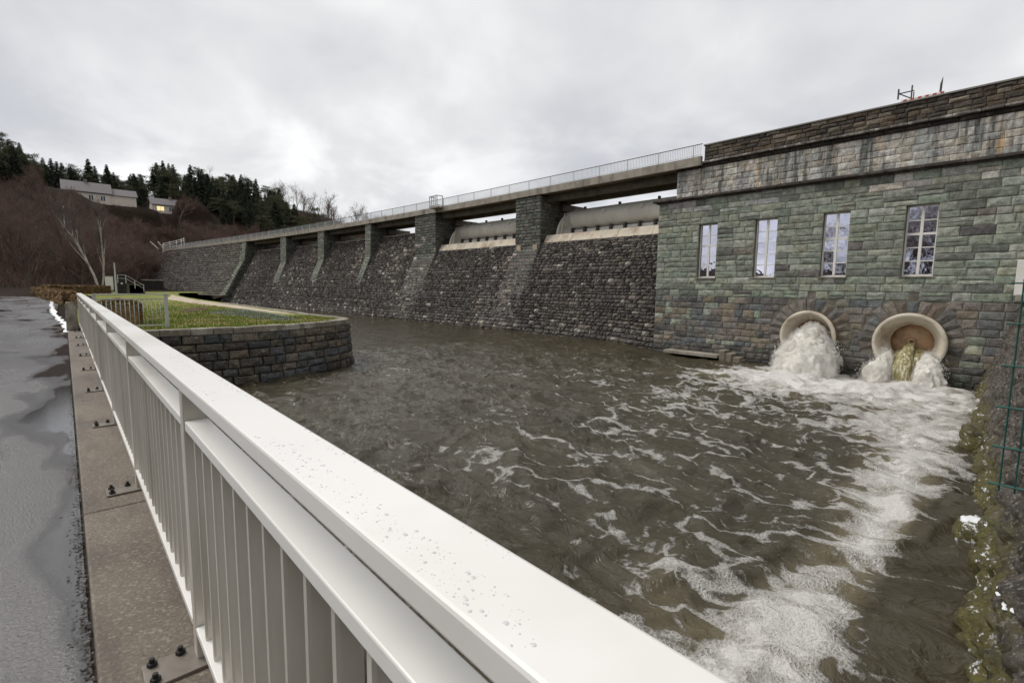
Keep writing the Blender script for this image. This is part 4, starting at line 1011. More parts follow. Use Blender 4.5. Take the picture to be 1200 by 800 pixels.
def drops(V, n, spread, smin, smax, seed, zmin=WATER):
    r = np.random.RandomState(seed); c = V[r.randint(0, len(V), n)]; cc = V.mean(0)
    d = c-cc; d /= (np.linalg.norm(d, axis=1)[:, None]+1e-6)
    P = c+d*(np.abs(r.normal(0, spread, n))[:, None])+r.normal(0, spread*.35, (n, 3)); P[:, 2] = np.maximum(P[:, 2], zmin)
    s = smin*(smax/smin)**(r.rand(n)**2.2)
    sh = np.stack([s, s, s*r.uniform(.8, 1.8, n)], -1)
    return (P[:, None]+OCT[None]*sh[:, None]).reshape(-1, 3), (np.arange(n)*6)[:, None, None]+OF[None]
mist, nt, b = new_mat('fine_spray'); nt.nodes.remove(b)
pv = N(nt, 'ShaderNodeVolumePrincipled'); pv.inputs['Color'].default_value = (0.96, 0.95, 0.93, 1); pv.inputs['Anisotropy'].default_value = 0.2
p = pos(nt); dn = ramp(nt, noise(nt, pos(nt, (1, 1, .5)), 5.5, 6, 0.7).outputs[0], [(0.46, 0.0), (0.70, 1.0)])
nt.links.new(mathn(nt, 'MULTIPLY', dn, 9.0), pv.inputs['Density']); nt.links.new(pv.outputs[0], nt.nodes['Material Output'].inputs['Volume'])
def gush(name, label, plumes, ndrop, spread, seed, cat='water jet', dmax=.028):
    root = empty(name, (0, 0, 0), label, cat, 'gushes from the outlets')
    allv = []
    for k, (pth, rd_, amp, flat, mat) in enumerate(plumes):
        V, F = plume(pth, rd_, amp, seed+k, flat); o = link('froth' if mat is mat_froth else 'stream', np_mesh('froth', V, F, mat, True), root)
        if mat is mat_froth:
            allv.append(V)
            V2, F2 = plume([(a, c_-.02, z+.06) for a, c_, z in pth], [q_*1.16+.05 for q_ in rd_], amp*1.1, seed+k+20, flat, 40, 36)
            tag(link('mist', np_mesh('mist', V2, F2, mist, True), root), kind='stuff')
    V = np.concatenate(allv); P, F = drops(V, ndrop, spread, .004, dmax, seed)
    tag(link('spray', np_mesh('spray', P, F.reshape(-1, 3), mat_froth, True), root), kind='stuff')
gush('water_gush', 'tall foaming white gush bursting from the first outlet', [
    ([(-7.45, 25.5, -.60), (-7.42, 24.95, -.50), (-7.38, 24.5, -.75), (-7.25, 24.1, -1.2), (-7.15, 23.7, -1.65), (-7.1, 23.3, -3.0)], [.50, .54, .66, .82, .96, 1.1], .46, .75, mat_froth),
    ([(-7.85, 24.6, -.9), (-8.0, 24.2, -1.4), (-8.1, 23.8, -2.9)], [.35, .5, .62], .6, .8, mat_froth),
    ([(-6.8, 24.6, -.75), (-6.6, 24.2, -1.3), (-6.45, 23.9, -2.9)], [.35, .45, .55], .6, .8, mat_froth),
    ([(-7.35, 24.7, -.35), (-7.25, 24.5, -.22), (-7.2, 24.3, -.6)], [.26, .30, .26], .7, .9, mat_froth)], 9000, .15, 71)
gush('olive_jet', 'olive stream pouring from the nozzle outlet between two white splashes', [
    ([(-3.92, 25.60, -.50), (-3.94, 25.4, -.60), (-3.98, 25.1, -.95), (-4.03, 24.75, -1.45), (-4.06, 24.5, -2.7)], [.11, .16, .25, .34, .42], .09, .55, mat_jet),
    ([(-3.9, 25.8, -.84), (-3.9, 25.55, -.90), (-3.92, 25.2, -1.1), (-3.95, 24.95, -1.6), (-3.98, 24.8, -2.8)], [.5, .52, .5, .46, .46], .06, .35, mat_jet),
    ([(-4.50, 24.95, -.85), (-4.58, 24.78, -1.2), (-4.72, 24.5, -1.75), (-4.75, 24.4, -2.9)], [.06, .25, .42, .55], .7, .8, mat_froth),
    ([(-3.32, 24.95, -.82), (-3.25, 24.72, -1.15), (-3.15, 24.45, -1.7), (-3.1, 24.35, -2.9)], [.06, .27, .42, .55], .7, .8, mat_froth)], 5500, .13, 91, dmax=.022)

# ------------------------------------------------------------------ river wall on the right
def worley(x, y, seed):
    ix = np.floor(x); iy = np.floor(y); f1 = np.full(x.shape, 9.); f2 = np.full(x.shape, 9.)
    for dx in (-1, 0, 1):
        for dy in (-1, 0, 1):
            cx_ = ix+dx; cy = iy+dy; px = cx_+hash2(cx_, cy, seed); py = cy+hash2(cx_, cy, seed+9)
            d = np.hypot(px-x, py-y); n1_ = np.minimum(f1, d); f2 = np.minimum(np.maximum(f1, d), f2); f1 = n1_
    return f1, f2
rw = empty('river_wall', (0, 0, 0), 'rough dark rubble river wall with mossy foot and snow patches', 'wall')
nu, nv = 640, 96
U_, Z_ = np.meshgrid(np.linspace(25.15, .6, nu), np.linspace(0, 1, nv), indexing='ij')
topz = np.interp(U_, [0, 3, 8, 24], [.45, .55, .95, 1.42]); zz = -2.7+(topz+2.7)*Z_
wy = U_+.25*(fbm(U_*1.1, zz*1.1, 3, 81)-.5); wz = zz+.25*(fbm(U_*1.1+5, zz*1.1, 3, 82)-.5)
f1, f2 = worley(wy/.42, wz/.30, 83); g1, g2 = worley(wy/.13, wz/.11, 84); h1, h2 = worley(wy/1.1, wz/.8, 85)
near = np.interp(U_, [0.6, 9, 16, 25], [1.6, 1.2, .8, .6])
dsp = near*(.06*np.clip((f2-f1)*2.2, 0, 1)+.10*np.clip((h2-h1)*1.8, 0, 1)*(.5+h1))+.035*np.clip((g2-g1)*1.8, 0, 1)+.26*(fbm(U_/.8, zz/.6, 5, 86)-.5)
bulge = .14*np.exp(-((zz+2.0)/.3)**2)*(fbm(U_/.9, zz*0+3, 3, 88)+.2)
Xw = -.073*U_+.27*(zz-WATER)+.06-(dsp+.5*bulge-np.interp(U_, [8, 18], [.27, .10]))
Vw = np.stack([Xw, U_, zz], -1).reshape(-1, 3)
m, nt, b = new_mat('rubble_wall'); p = pos(nt)
c = ramp(nt, noise(nt, p, 3.2, 8, 0.75).outputs[0], [(0.32, (0.012, 0.010, 0.008)), (0.48, (0.045, 0.037, 0.030)), (0.64, (0.125, 0.105, 0.086))])
v = N(nt, 'ShaderNodeTexVoronoi'); v.inputs['Scale'].default_value = 9; nt.links.new(p, v.inputs['Vector'])
c = mixc(nt, ramp(nt, v.outputs['Color'], [(0.6, 0), (0.9, 0.5)]), c, (0.14, 0.12, 0.105))
c = mixc(nt, ramp(nt, noise(nt, p, 17, 6, 0.75).outputs[0], [(0.545, 0), (0.61, 0.8)]), c, (0.34, 0.31, 0.27))
sx = N(nt, 'ShaderNodeSeparateXYZ'); nt.links.new(p, sx.inputs[0]); mn = noise(nt, p, 2.4, 6, 0.7)
mf = mathn(nt, 'ADD', mathn(nt, 'MULTIPLY', sx.outputs[2], -0.85), mathn(nt, 'MULTIPLY_ADD', mn.outputs[0], 2.2, -2.05))
c = mixc(nt, ramp(nt, mf, [(0.0, 0), (0.5, 0.85)]), c, ramp(nt, noise(nt, p, 14, 5, .7).outputs[0], [(.3, (0.022, 0.020, 0.005)), (.7, (0.165, 0.145, 0.022))]))
nt.links.new(c, b.inputs['Base Color']); b.inputs['Roughness'].default_value = 0.6
zs_ = mathn(nt, 'ADD', sx.outputs[2], mathn(nt, 'MULTIPLY', mn.outputs[0], 0.6))
zone = ramp(nt, mathn(nt, 'ADD', zs_, 2.0), [(0.22, 0.0), (0.34, 1.0), (0.60, 1.0), (0.80, 0.0)])
sn = ramp(nt, noise(nt, pos(nt, (1, .7, 1.3)), 6.5, 6, 0.72).outputs[0], [(0.575, 0.0), (0.615, 1.0)])
c = mixc(nt, mathn(nt, 'MULTIPLY', zone, sn), c, (0.80, 0.81, 0.83)); nt.links.new(c, b.inputs['Base Color'])
bump(nt, b, noise(nt, p, 16, 7, 0.75).outputs[0], 0.9, 0.04); mat_rubble = m
link('face', np_mesh('face', Vw, grid_faces(nu, nv), mat_rubble, True), rw)
q = MB(); vs = []
for Y in np.linspace(25.15, .6, 30):
    tz = float(np.interp(Y, [0, 3, 8, 24], [.45, .55, .95, 1.42])); xx = -.073*Y+.27*(tz-WATER)
    vs += [(xx-.02, Y, tz), (6.2, Y, tz+.25), (6.2, Y, -2.7)]
q.add(vs, [(3*i, 3*i+1, 3*i+4, 3*i+3) for i in range(29)]+[(3*i+1, 3*i+2, 3*i+5, 3*i+4) for i in range(29)]); q.build('bank_top', mat_hill, rw)
q = MB(); q.box(-.98, .9, 22.9, 25.1, 1.30, 1.53, bev=.03); q.build('cap_slab', mat_conc, rw)
def rock(seed, sx_, sy, sz):
    bm = bmesh.new(); bmesh.ops.create_icosphere(bm, subdivisions=3, radius=1); V = np.array([v.co[:] for v in bm.verts])
    V = np.sign(V)*np.abs(V)**.8; d = f3(V[:, 0]*1.3+seed, V[:, 1]*1.3, V[:, 2]*1.3, seed)-.5; V = V*(1+d*1.1+(f3(V[:, 0]*4, V[:, 1]*4, V[:, 2]*4, seed+9)-.5)*.9)[:, None]
    V *= np.array([sx_, sy, sz]); F = [[v.index for v in f.verts] for f in bm.faces]; bm.free(); return V, F
def snow_lump(parent, x, y, z, r_, seed, hgt=.35):
    V, F = rock(seed, r_, r_*1.5, r_*hgt); me = np_mesh('snow_patch', V+np.array([x, y, z]), F, mat_snow, True); link('snow_patch', me, parent)
def wx(Y, z):
    i = int(np.clip((25.15-Y)/(25.15-.6)*(nu-1), 0, nu-1)); k = int(np.argmin(np.abs(zz[i]-z))); return float(Xw[i, k])
for k, (Y, z, sx_, sy, sz, lab) in enumerate([(9.6, -1.95, .22, .38, .24, 'snow-topped dark boulder at the water by the foot of the river wall'), (15.6, -1.85, .28, .55, .34, 'mossy dark boulder jutting from the river wall beyond the snowy one'), (4.9, -1.95, .30, .35, .30, 'dark boulder lowest in the corner of the river wall foot, snow behind it')]):
    V, F = rock(200+k, sx_, sy, sz); x = wx(Y, z)-.06
    root = empty('boulder', (x, Y, z), lab, 'rock', 'boulders at the foot of the river wall'); link('stone', np_mesh('stone', V, F, mat_rubble, False), root)
    if k == 0:
        for q_ in range(3): snow_lump(root, rng.uniform(-.08, .08), rng.uniform(-.2, .2), sz*.82, rng.uniform(.09, .13), 300+q_)
rs = random.Random(12)
for k in range(7):
    Y = 3.4+(rs.random()**1.5)*18; z = -1.80+abs(rs.gauss(0, .22)) 
    for j in range(rs.randint(3, 8)):
        Yj = Y+rs.gauss(0, .10); zj = z+rs.gauss(0, .06); snow_lump(rw, wx(Yj, zj)+.008, Yj, zj+.01, rs.uniform(.010, .034)*(1.2 if Y < 9 else 1), 400+k*9+j, .4)
# green wire fence panel
fp = empty('wire_fence', (0, 3.31, 0), 'green welded wire fence panel jutting over the river wall', 'fence')
for z in (1.60, 1.41, 1.21, 1.01, .816, .63):
    q = MB(); q.tube([(-.16, 0.006, z), (2.3, 0.006, z)], .0042, 6); q.build('horizontal_wire', mat_green_wire, fp)
    q = MB(); q.tube([(-.16, -.010, z), (2.3, -.010, z)], .0042, 6); q.build('horizontal_wire', mat_green_wire, fp)
for k in range(46):
    q = MB(); q.tube([(-.118+.053*k, -.002, .60), (-.118+.053*k, -.002, 1.62)], .0038, 6); q.build('vertical_wire', mat_green_wire, fp)
q = MB(); q.box(1.1, 1.16, .012, .07, .2, 1.7); q.build('post', mat_green_wire, fp)

# ------------------------------------------------------------------ railing of the bridge
rl = empty('bridge_railing', (0, 0, 0), 'long pale painted bridge railing, wet with drops, running along the kerb', 'railing')
XR0, XR1 = -21.0, 4.0
q = MB(); q.box(XR0, XR1, .277, .402, 1.176, 1.219, bev=.006); hr = q.build('handrail', mat_paint, rl)
posts = [-2.11-2.135*k for k in range(9)]+[-20.93]+[-2.11+2.135*k for k in (1, 2)]
posts.sort()
for x in posts:
    q = MB(); q.box(x-.03, x+.03, .288, .378, .13, 1.1765, bev=.004); q.build('post', mat_rail_shaded, rl)
    q = MB(); q.box(x-.065, x+.085, .125, .395, .121, .133, bev=.002); bp = q.build('base_plate', mat_plate, rl)
    for dx, dy in ((-.04, .155), (.055, .155), (-.045, .245)):
        a = MB(); a.tube([(x+dx, dy, .133), (x+dx, dy, .147)], .017, 6); a.tube([(x+dx, dy, .147), (x+dx, dy, .163)], .009, 8); a.build('bolt', mat_black, bp)
qb = MB(); bsec = [(-.008, -.025), (.008, -.025), (.011, -.018), (.011, .018), (.008, .025), (-.008, .025), (-.011, .018), (-.011, -.018)]
qb.add([(a, c_, z) for z in (0, 1) for a, c_ in bsec], [(k, (k+1) % 8, 8+(k+1) % 8, 8+k) for k in range(8)])
bal = qb.mesh('baluster', mat_rail_shaded)
for a, c_ in zip(posts[:-1], posts[1:]):
    q = MB(); q.box(a+.034, c_-.034, .292, .366, 1.022, 1.058, bev=.004); q.build('mid_rail', mat_paint, rl)
    q = MB(); q.box(a+.034, c_-.034, .288, .372, .234, .262, bev=.004); q.build('bottom_rail', mat_paint, rl)
    nbal = max(3, round((c_-a)/.1335)-1)
    for k in range(1, nbal+1):
        o = link('baluster', bal, rl); o.location = (a+(c_-a)*k/(nbal+1), .327, .262); o.scale = (1, 1, .760)
# rain drops on the handrail
m, nt, b = new_mat('rain_water'); b.inputs['Base Color'].default_value = (0.8, 0.8, 0.8, 1); b.inputs['Transmission Weight'].default_value = 0.3; b.inputs['IOR'].default_value = 1.333; b.inputs['Roughness'].default_value = 0.04; mat_drop = m
r = np.random.RandomState(5); nd = 3400; dx = -.3-np.abs(r.exponential(3.2, nd)); dx = np.clip(dx, -20.9, 3); dy = r.uniform(.286, .394, nd)
keep = fbm(dx*2.2, dy*14, 3, 55) > .5; dx, dy = dx[keep], dy[keep]; nd = len(dx); rad = .0007+.0026*r.rand(nd)**4
ring = np.array([(math.cos(k*math.pi/4), math.sin(k*math.pi/4)) for k in range(8)])
sq = r.uniform(.75, 1.5, nd)
L1 = np.stack([dx[:, None]+ring[None, :, 0]*(rad*sq)[:, None], dy[:, None]+ring[None, :, 1]*rad[:, None], np.full((nd, 8), 1.2191)], -1)
L2 = np.stack([dx[:, None]+ring[None, :, 0]*(rad*sq)[:, None]*.72, dy[:, None]+ring[None, :, 1]*rad[:, None]*.72, 1.2191+np.repeat((rad*.20)[:, None], 8, 1)], -1)
Tp = np.stack([dx, dy, 1.2191+rad*.30], -1)[:, None]
Vd = np.concatenate([L1, L2, Tp], 1).reshape(-1, 3); base = (np.arange(nd)*17)[:, None, None]
k = np.arange(8); k2 = (k+1) % 8; F4 = np.stack([k, k2, 8+k2, 8+k], -1); 
Ft = np.concatenate([np.stack([k, k2, 8+k2], -1), np.stack([k, 8+k2, 8+k], -1), np.stack([8+k, 8+k2, np.full(8, 16)], -1)])
tag(link('rain_drops', np_mesh('rain_drops', Vd, (base+Ft[None]).reshape(-1, 3), mat_drop, True), hr), kind='stuff')

# short railing across the quay end
er = empty('end_railing', (0, 0, 0), 'short pale railing with thin bars along the near edge of the lawn', 'railing')
q = MB(); q.box(-20.94, -20.84, .66, 2.70, 1.165, 1.20, bev=.005); q.build('handrail', mat_paint_dull, er)
for y in (.70, 2.61): q = MB(); q.box(-20.93, -20.85, y-.05, y+.05, 0.0, 1.165, bev=.005); q.build('post', mat_paint_dull, er)
for z in (1.0, .10): q = MB(); q.box(-20.915, -20.865, .752, 2.558, z, z+.035, bev=.004); q.build('rail', mat_paint_dull, er)
qb = MB(); qb.tube([(0, 0, 0), (0, 0, 1)], .011, 8); bm_ = qb.mesh('baluster', mat_paint_dull, True)
for k in range(14): o = link('baluster', bm_, er); o.location = (-20.89, .752+.12*(k+1), .135); o.scale = (1, 1, .865)
def textured_block(name, x0, x1, y0, y1, z0, z1, mat, label, cat, seed, amp=.03):
    bm = bmesh.new(); bmesh.ops.create_cube(bm, size=1); bmesh.ops.bevel(bm, geom=bm.edges[:], offset=.06, segments=2, affect='EDGES'); bmesh.ops.subdivide_edges(bm, edges=bm.edges[:], cuts=3, use_grid_fill=True)
    V = np.array([v.co[:] for v in bm.verts])*np.array([x1-x0, y1-y0, z1-z0])+np.array([(x0+x1)/2, (y0+y1)/2, (z0+z1)/2])
    V += (np.stack([fbm(V[:, 1]*6, V[:, 2]*6, 3, seed), fbm(V[:, 0]*6, V[:, 2]*6, 3, seed+1), fbm(V[:, 0]*6, V[:, 1]*6, 3, seed+2)], -1)-.5)*amp*2
    me = bpy.data.meshes.new(name); me.from_pydata(V.tolist(), [], [[v.index for v in f.verts] for f in bm.faces]); bm.free(); me.materials.append(mat)
    return tag(link(name, me), label, cat)
textured_block('stone_post', -21.55, -21.08, -.02, .262, -.05, .93, mat_coping, 'squat grey stone post at the far end of the bridge railing', 'post', 3)

# ------------------------------------------------------------------ hedges, lawn things, stairs, lamps
def hedge(name, x0, y0, x1, y1, wdt, z0, h, label, n, seed, lsz=.06, roundtop=0.0, mat=None):
    r = np.random.RandomState(seed); L_ = math.hypot(x1-x0, y1-y0); tx, ty = (x1-x0)/L_, (y1-y0)/L_
    u = r.uniform(0, L_, n); s = r.rand(n)
    side = s < .45; top = s >= .60
    v = np.where(side, np.where(r.rand(n) < .8, -.5, .5), r.uniform(-.5, .5, n))*wdt; zz_ = np.where(top, h, r.uniform(0, h, n)); u = np.where((~side)&(~top), np.where(r.rand(n) < .7, L_, 0), u)
    zz_ = zz_-roundtop*(2*np.abs(v)/wdt)**2*h*(zz_ > .6*h)
    bmp = (fbm(u*1.5, zz_*2+v, 3, seed)-.5)*.22; v = v*(1+bmp); zz_ = zz_*(1+bmp*.5)
    P = np.stack([x0+tx*u-ty*v, y0+ty*u+tx*v, z0+zz_], -1)+r.normal(0, .02, (n, 3))
    A_ = r.normal(0, 1, (n, 3)); A_ /= np.linalg.norm(A_, axis=1)[:, None]; B_ = np.cross(A_, r.normal(0, 1, (n, 3))); B_ /= np.linalg.norm(B_, axis=1)[:, None]
    sz = (lsz*r.uniform(.6, 1.4, n))[:, None]
    V = np.stack([P-A_*sz-B_*sz*.5, P+A_*sz-B_*sz*.4, P+A_*sz*.8+B_*sz*.6, P-A_*sz*.7+B_*sz*.5], 1).reshape(-1, 3)
    root = empty(name, (0, 0, 0), label, 'hedge')
    link('leaves', np_mesh('leaves', V, np.arange(n*4).reshape(-1, 4), mat or mat_hedge), root)
    q = MB(); w2 = wdt*.42
    c = [(x0+ty*w2, y0-tx*w2), (x1+ty*w2, y1-tx*w2), (x1-ty*w2, y1+tx*w2), (x0-ty*w2, y0+tx*w2)]
    hh_ = h*(.92-roundtop*.6)
    q.add([(a, c_, z0-.1) for a, c_ in c]+[(a, c_, z0+hh_) for a, c_ in c], [(0,3,2,1),(4,5,6,7),(0,1,5,4),(1,2,6,5),(2,3,7,6),(3,0,4,7)]); q.build('twigs', mat_hedge, root)
hedge('hedge', -46.0, .25, -84, -2.6, .8, 0, .88, 'long clipped brown hedge beside the road bend', 9000, 1, .09)
hedge('hedge', -37.5, .95, -45.2, .55, .6, 0, .68, 'short clipped brown hedge just behind the stone post', 4200, 2, .07)
hedge('hedge', -76, -1.6, -80, 4.0, 1.0, .3, .85, 'dark clipped hedge running from the road to the white cabinet', 5000, 3, .1)
hedge('hedge', -23.4, 1.48, -24.6, 1.50, 1.30, -.05, .95, 'broad rounded brown bush behind the short lawn railing', 8000, 4, .035, .16)
q = empty('electric_cabinet', (-80, 4.25, .55), 'white upright cabinet standing at the back of the lawn', 'cabinet')
a = MB(); a.box(-.3, .3, -.38, .38, .15, 1.75, bev=.03); a.build('body', mat_white, q)
a = MB(); a.box(-.34, .34, -.42, .42, 1.752, 1.82, bev=.02); a.build('lid', mat_render, q)
a = MB(); a.box(.302, .325, -.30, .30, .3, 1.6, bev=.006); a.build('door', mat_white, q)
a = MB(); a.box(-.26, .26, -.34, .34, -.2, .148); a.build('plinth', mat_conc, q)
def tz(x, y): return float(terrain(np.array([x]), np.array([y]))[0])
def lamp(x, y, h, label, lean=0.0, head=True):
    z = tz(x, y); q = empty('lamp_post', (x, y, z), label, 'lamp post', 'pale lamp posts on the slope')
    a = MB(); a.tube([(0, 0, -.5), (0, lean*.5, h*.5), (0, lean, h)], [.13, .10, .07], 8); a.build('pole', mat_paint_dull, q)
    a = MB(); a.box(-.18, .18, lean-.16, lean+.16, h, h+.5, bev=.05)
    if head: a.build('lamp_head', mat_white, q)
lamp(-82, 5.0, 4.2, 'slim pole standing right beside the white cabinet', head=False)
lamp(-150, 1.0, 6.4, 'pale lamp post on the slope below the left end of the long house')
lamp(-140, 2.7, 4.4, 'short pale lamp post on the slope left of the birch trunks')
lamp(-176, 26.6, 8.0, 'tall pale lamp post on the slope above the far dam end', -.6)
# stairs at the foot of the slope
q = empty('stair', (-95, 6, .3), 'stone stair block with grey railing at the foot of the slope', 'stair')
for k in range(6): a = MB(); a.box(-.9, .9, 1.0+.33*k, 3.2, -.6, 1.15-.19*k-(.003*k)); a.build('step', mat_conc_dark, q)
a = MB(); a.box(-.9, .9, -.1, .995, -.6, 1.2); a.build('landing', mat_mortar_dark, q)
top = [(1.0, 0, 2.45), (1.0, .95, 2.45), (1.0, 3.05, .95)]
for dz in (0, -.5): a = MB(); a.tube([(p_[0], p_[1], p_[2]+dz) for p_ in top], .035, 6); a.build('rail', mat_paint_dull, q)
for x_, y_, z0, z1 in ((1, 0, 1.2, 2.45), (1, .95, 1.2, 2.45), (1, 2.0, .45, 1.7), (1, 3.05, -.1, .95)): a = MB(); a.box(x_-.05, x_+.05, y_-.05, y_+.05, z0, z1); a.build('post', mat_paint_dull, q)
q = empty('wheel_disc', (-93.6, 6.4, 1.5), 'round black disc with white centre below the stair railing', 'disc')
a = MB(); a.tube([(0, 0, 0), (.12, 0, 0)], .42, 24); a.build('disc', mat_black, q); a = MB(); a.tube([(.12, 0, 0), (.15, 0, 0)], .12, 16); a.build('centre', mat_white, q)
q = empty('low_wall', (-124, 13.3, 0), 'low dark wall with pale coping between lawn and dam end', 'wall')
a = MB(); a.box(-.4, .4, -1.5, 1.9, -.3, 2.1); a.build('wall', mat_mortar_dark, q); a = MB(); a.box(-.5, .5, -1.7, 2.0, 2.105, 2.32, bev=.03); a.build('coping', mat_conc, q)
q = empty('stair_railing', (-156, 19.5, 0), 'pale post-and-rail fence climbing from the far end of the dam', 'railing')
pr = [(0, 0), (-2.5, .6), (-4.5, 2.2), (-6.5, 4.0), (-9, 5.5), (-12, 6.6)]
pz = [10.3+.62*i for i in range(6)]
for i in range(6): a = MB(); a.box(pr[i][0]-.09, pr[i][0]+.09, pr[i][1]-.09, pr[i][1]+.09, pz[i]-1.2, pz[i]+1.15); a.build('post', mat_white, q)
for dz in (1.0, .5):
    for i in range(5): a = MB(); a.tube([(pr[i][0], pr[i][1], pz[i]+dz), (pr[i+1][0], pr[i+1][1], pz[i+1]+dz)], .055, 6); a.build('rail', mat_white, q)
a = MB(); a.tube([(.6, -.9, 10.2), (-3.0, -2.2, 12.3)], .14, 6); a.build('stair_string', mat_conc, q)
a = MB(); a.tube([(.6, .3, 10.2), (-2.4, -.6, 12.3)], .14, 6); a.build('stair_string', mat_conc, q)

# ------------------------------------------------------------------ houses on the slope
def house(x, y0, y1, zb, wall_h, roof_h, depth, label, wins, lit=(), wing=None):
    q = empty('house', (x, (y0+y1)/2, zb), label, 'house'); hw = (y1-y0)/2
    a = MB(); a.box(-depth, 0, -hw, hw, -3, wall_h); a.build('wall', mat_render, q)
    a = MB(); a.add([(-depth, -hw, wall_h+.01), (-depth/2, -hw, wall_h+roof_h-.1), (0, -hw, wall_h+.01), (-depth, hw, wall_h+.01), (-depth/2, hw, wall_h+roof_h-.1), (0, hw, wall_h+.01)], [(0, 1, 2), (5, 4, 3)]); a.build('gable', mat_render, q)
    e = .5; a = MB(); 
    for sgn in (1, -1):
        xe = e if sgn > 0 else -depth-e
        v_ = [(xe, -hw-e, wall_h-.25), (xe, hw+e, wall_h-.25), (-depth/2, hw+e, wall_h+roof_h), (-depth/2, -hw-e, wall_h+roof_h)]
        a.add(v_+[(p_[0], p_[1], p_[2]+.2) for p_ in v_], [(0,3,2,1),(4,5,6,7),(0,1,5,4),(1,2,6,5),(2,3,7,6),(3,0,4,7)])
    rf = a.build('roof', mat_roof, q)
    a = MB(); a.box(-depth/2-.4, -depth/2+.4, -.5, .3, wall_h+roof_h-.6, wall_h+roof_h+1.0); a.build('chimney', mat_mortar, rf)
    for k, (wy_, ww_) in enumerate(wins):
        a = MB(); a.box(.005, .05, wy_-ww_/2, wy_+ww_/2, .9, 2.3); wd = a.build('window', mat_lit if k in lit else mat_pane_dark, q)
        a = MB(); a.box(.01, .09, wy_-ww_/2-.12, wy_-ww_/2-.005, .8, 2.42); a.box(.01, .09, wy_+ww_/2+.005, wy_+ww_/2+.12, .8, 2.42); a.box(.01, .09, wy_-.05, wy_+.05, .9, 2.3); a.build('frame', mat_frame, wd)
    if wing:
        a = MB(); y2, dz, hh_, rh = wing; a.box(-depth+1, -.8, hw+.02, y2, dz-3, dz+hh_); a.build('wing_wall', mat_render, q)
        a = MB(); a.add([(-.3, hw+.05, dz+hh_-.2), (-.3, y2+.4, dz+hh_-.2), (-depth/2, y2+.4, dz+hh_+rh), (-depth/2, hw+.05, dz+hh_+rh), (-depth+.5, y2+.4, dz+hh_-.2), (-depth+.5, hw+.05, dz+hh_-.2)], [(0, 1, 2, 3), (3, 2, 4, 5), (1, 4, 2), (0, 3, 5)]); a.build('wing_roof', mat_roof, q)
house(-200, 1.6, 12.5, 25.7, 3.2, 3.3, 9, 'long pale house with grey roof and lower wing on the wooded slope', [(-4.2, 1.1), (-1.8, 1.1), (.8, 1.1), (3.6, 1.1)], wing=(11.9, .6, 2.6, 2.3))
house(-215, 24.6, 36.6, 26.2, 3.0, 2.4, 8, 'smaller grey-roofed house with lit windows nearer the dam', [(-3.6, 2.0), (-.5, 1.3), (2.4, 2.1), (4.6, 1.2)], lit=(0, 2))

# ------------------------------------------------------------------ trees
def tri_cards(P, D, ln, wd, r):
    """slim triangles from P along D"""
    n = len(P); S_ = np.cross(D, r.normal(0, 1, (n, 3))); S_ /= np.linalg.norm(S_, axis=1)[:, None]+1e-9
    return np.stack([P-S_*wd[:, None], P+S_*wd[:, None], P+D*ln[:, None]], 1)
def spruce(seed, h=1.0):
    """unit-height spruce: whorls of drooping boughs made of needle sprays"""
    r = np.random.RandomState(seed); T = []
    nw = 26
    for k in range(nw):
        f = k/(nw-1); z = .10+.88*f; L_ = (.20*(1-f)**.85+.012)*r.uniform(.75, 1.2); nb = int(9-4*f)
        for j in range(nb):
            a = 2*math.pi*(j+r.rand())/nb; l = L_*r.uniform(.6, 1.2); ns = 7
            t = np.linspace(.15, 1, ns); dz = -.35*l*t**1.6+.05*l
            P = np.stack([np.cos(a)*l*t, np.sin(a)*l*t, z+dz], -1)
            for sd in (-1, 0, 1):
                D = np.stack([np.cos(a+sd*.9)*np.ones(ns), np.sin(a+sd*.9)*np.ones(ns), np.full(ns, -.45)], -1)+r.normal(0, .25, (ns, 3)); D /= np.linalg.norm(D, axis=1)[:, None]
                T.append(tri_cards(P, D, np.full(ns, .055)*(1.15-f*.6)*r.uniform(.7, 1.3, ns), np.full(ns, .016)*(1.2-f*.6), r))
    T = np.concatenate(T).reshape(-1, 3)
    q = MB(); q.tube([(0, 0, -.05), (0, 0, .5), (0, 0, .97)], [.016, .010, .002], 6)
    return q.mesh('trunk', mat_trunk), np_mesh('crown', T, np.arange(len(T)).reshape(-1, 3), mat_needle)
def pine(seed):
    r = np.random.RandomState(seed); q = MB(); T = []; bend = r.uniform(-.03, .03, 2)
    axis_ = lambda z: np.array([bend[0]*z*z*2, bend[1]*z*z*2, z])
    q.tube([axis_(z) for z in (-.05, .3, .6, .93)], [.020, .016, .011, .003], 6)
    for k in range(15):
        z = r.uniform(.42, .97); a = r.uniform(0, 6.28); l = (.24*(1-((z-.55)/.5)**2)*r.uniform(.5, 1.1)+.03); p0 = axis_(z-.04)
        e = axis_(z)+np.array([math.cos(a)*l, math.sin(a)*l, r.uniform(0, .05)]); q.tube([p0, (p0+e)/2+np.array([0, 0, .015]), e], [.006, .004, .002], 4)
        for c_ in range(3):
            cc = e+r.normal(0, .03, 3)*np.array([1, 1, .5])-np.array([math.cos(a), math.sin(a), 0])*l*.25*c_; n = 60
            P = cc+r.normal(0, 1, (n, 3))*np.array([.042, .042, .022]); D = r.normal(0, 1, (n, 3))+np.array([0, 0, .5]); D /= np.linalg.norm(D, axis=1)[:, None]
            T.append(tri_cards(P, D, r.uniform(.018, .034, n), r.uniform(.005, .010, n), r))
    T = np.concatenate(T).reshape(-1, 3)
    return q.mesh('trunk', mat_trunk), np_mesh('crown', T, np.arange(len(T)).reshape(-1, 3), mat_pine)
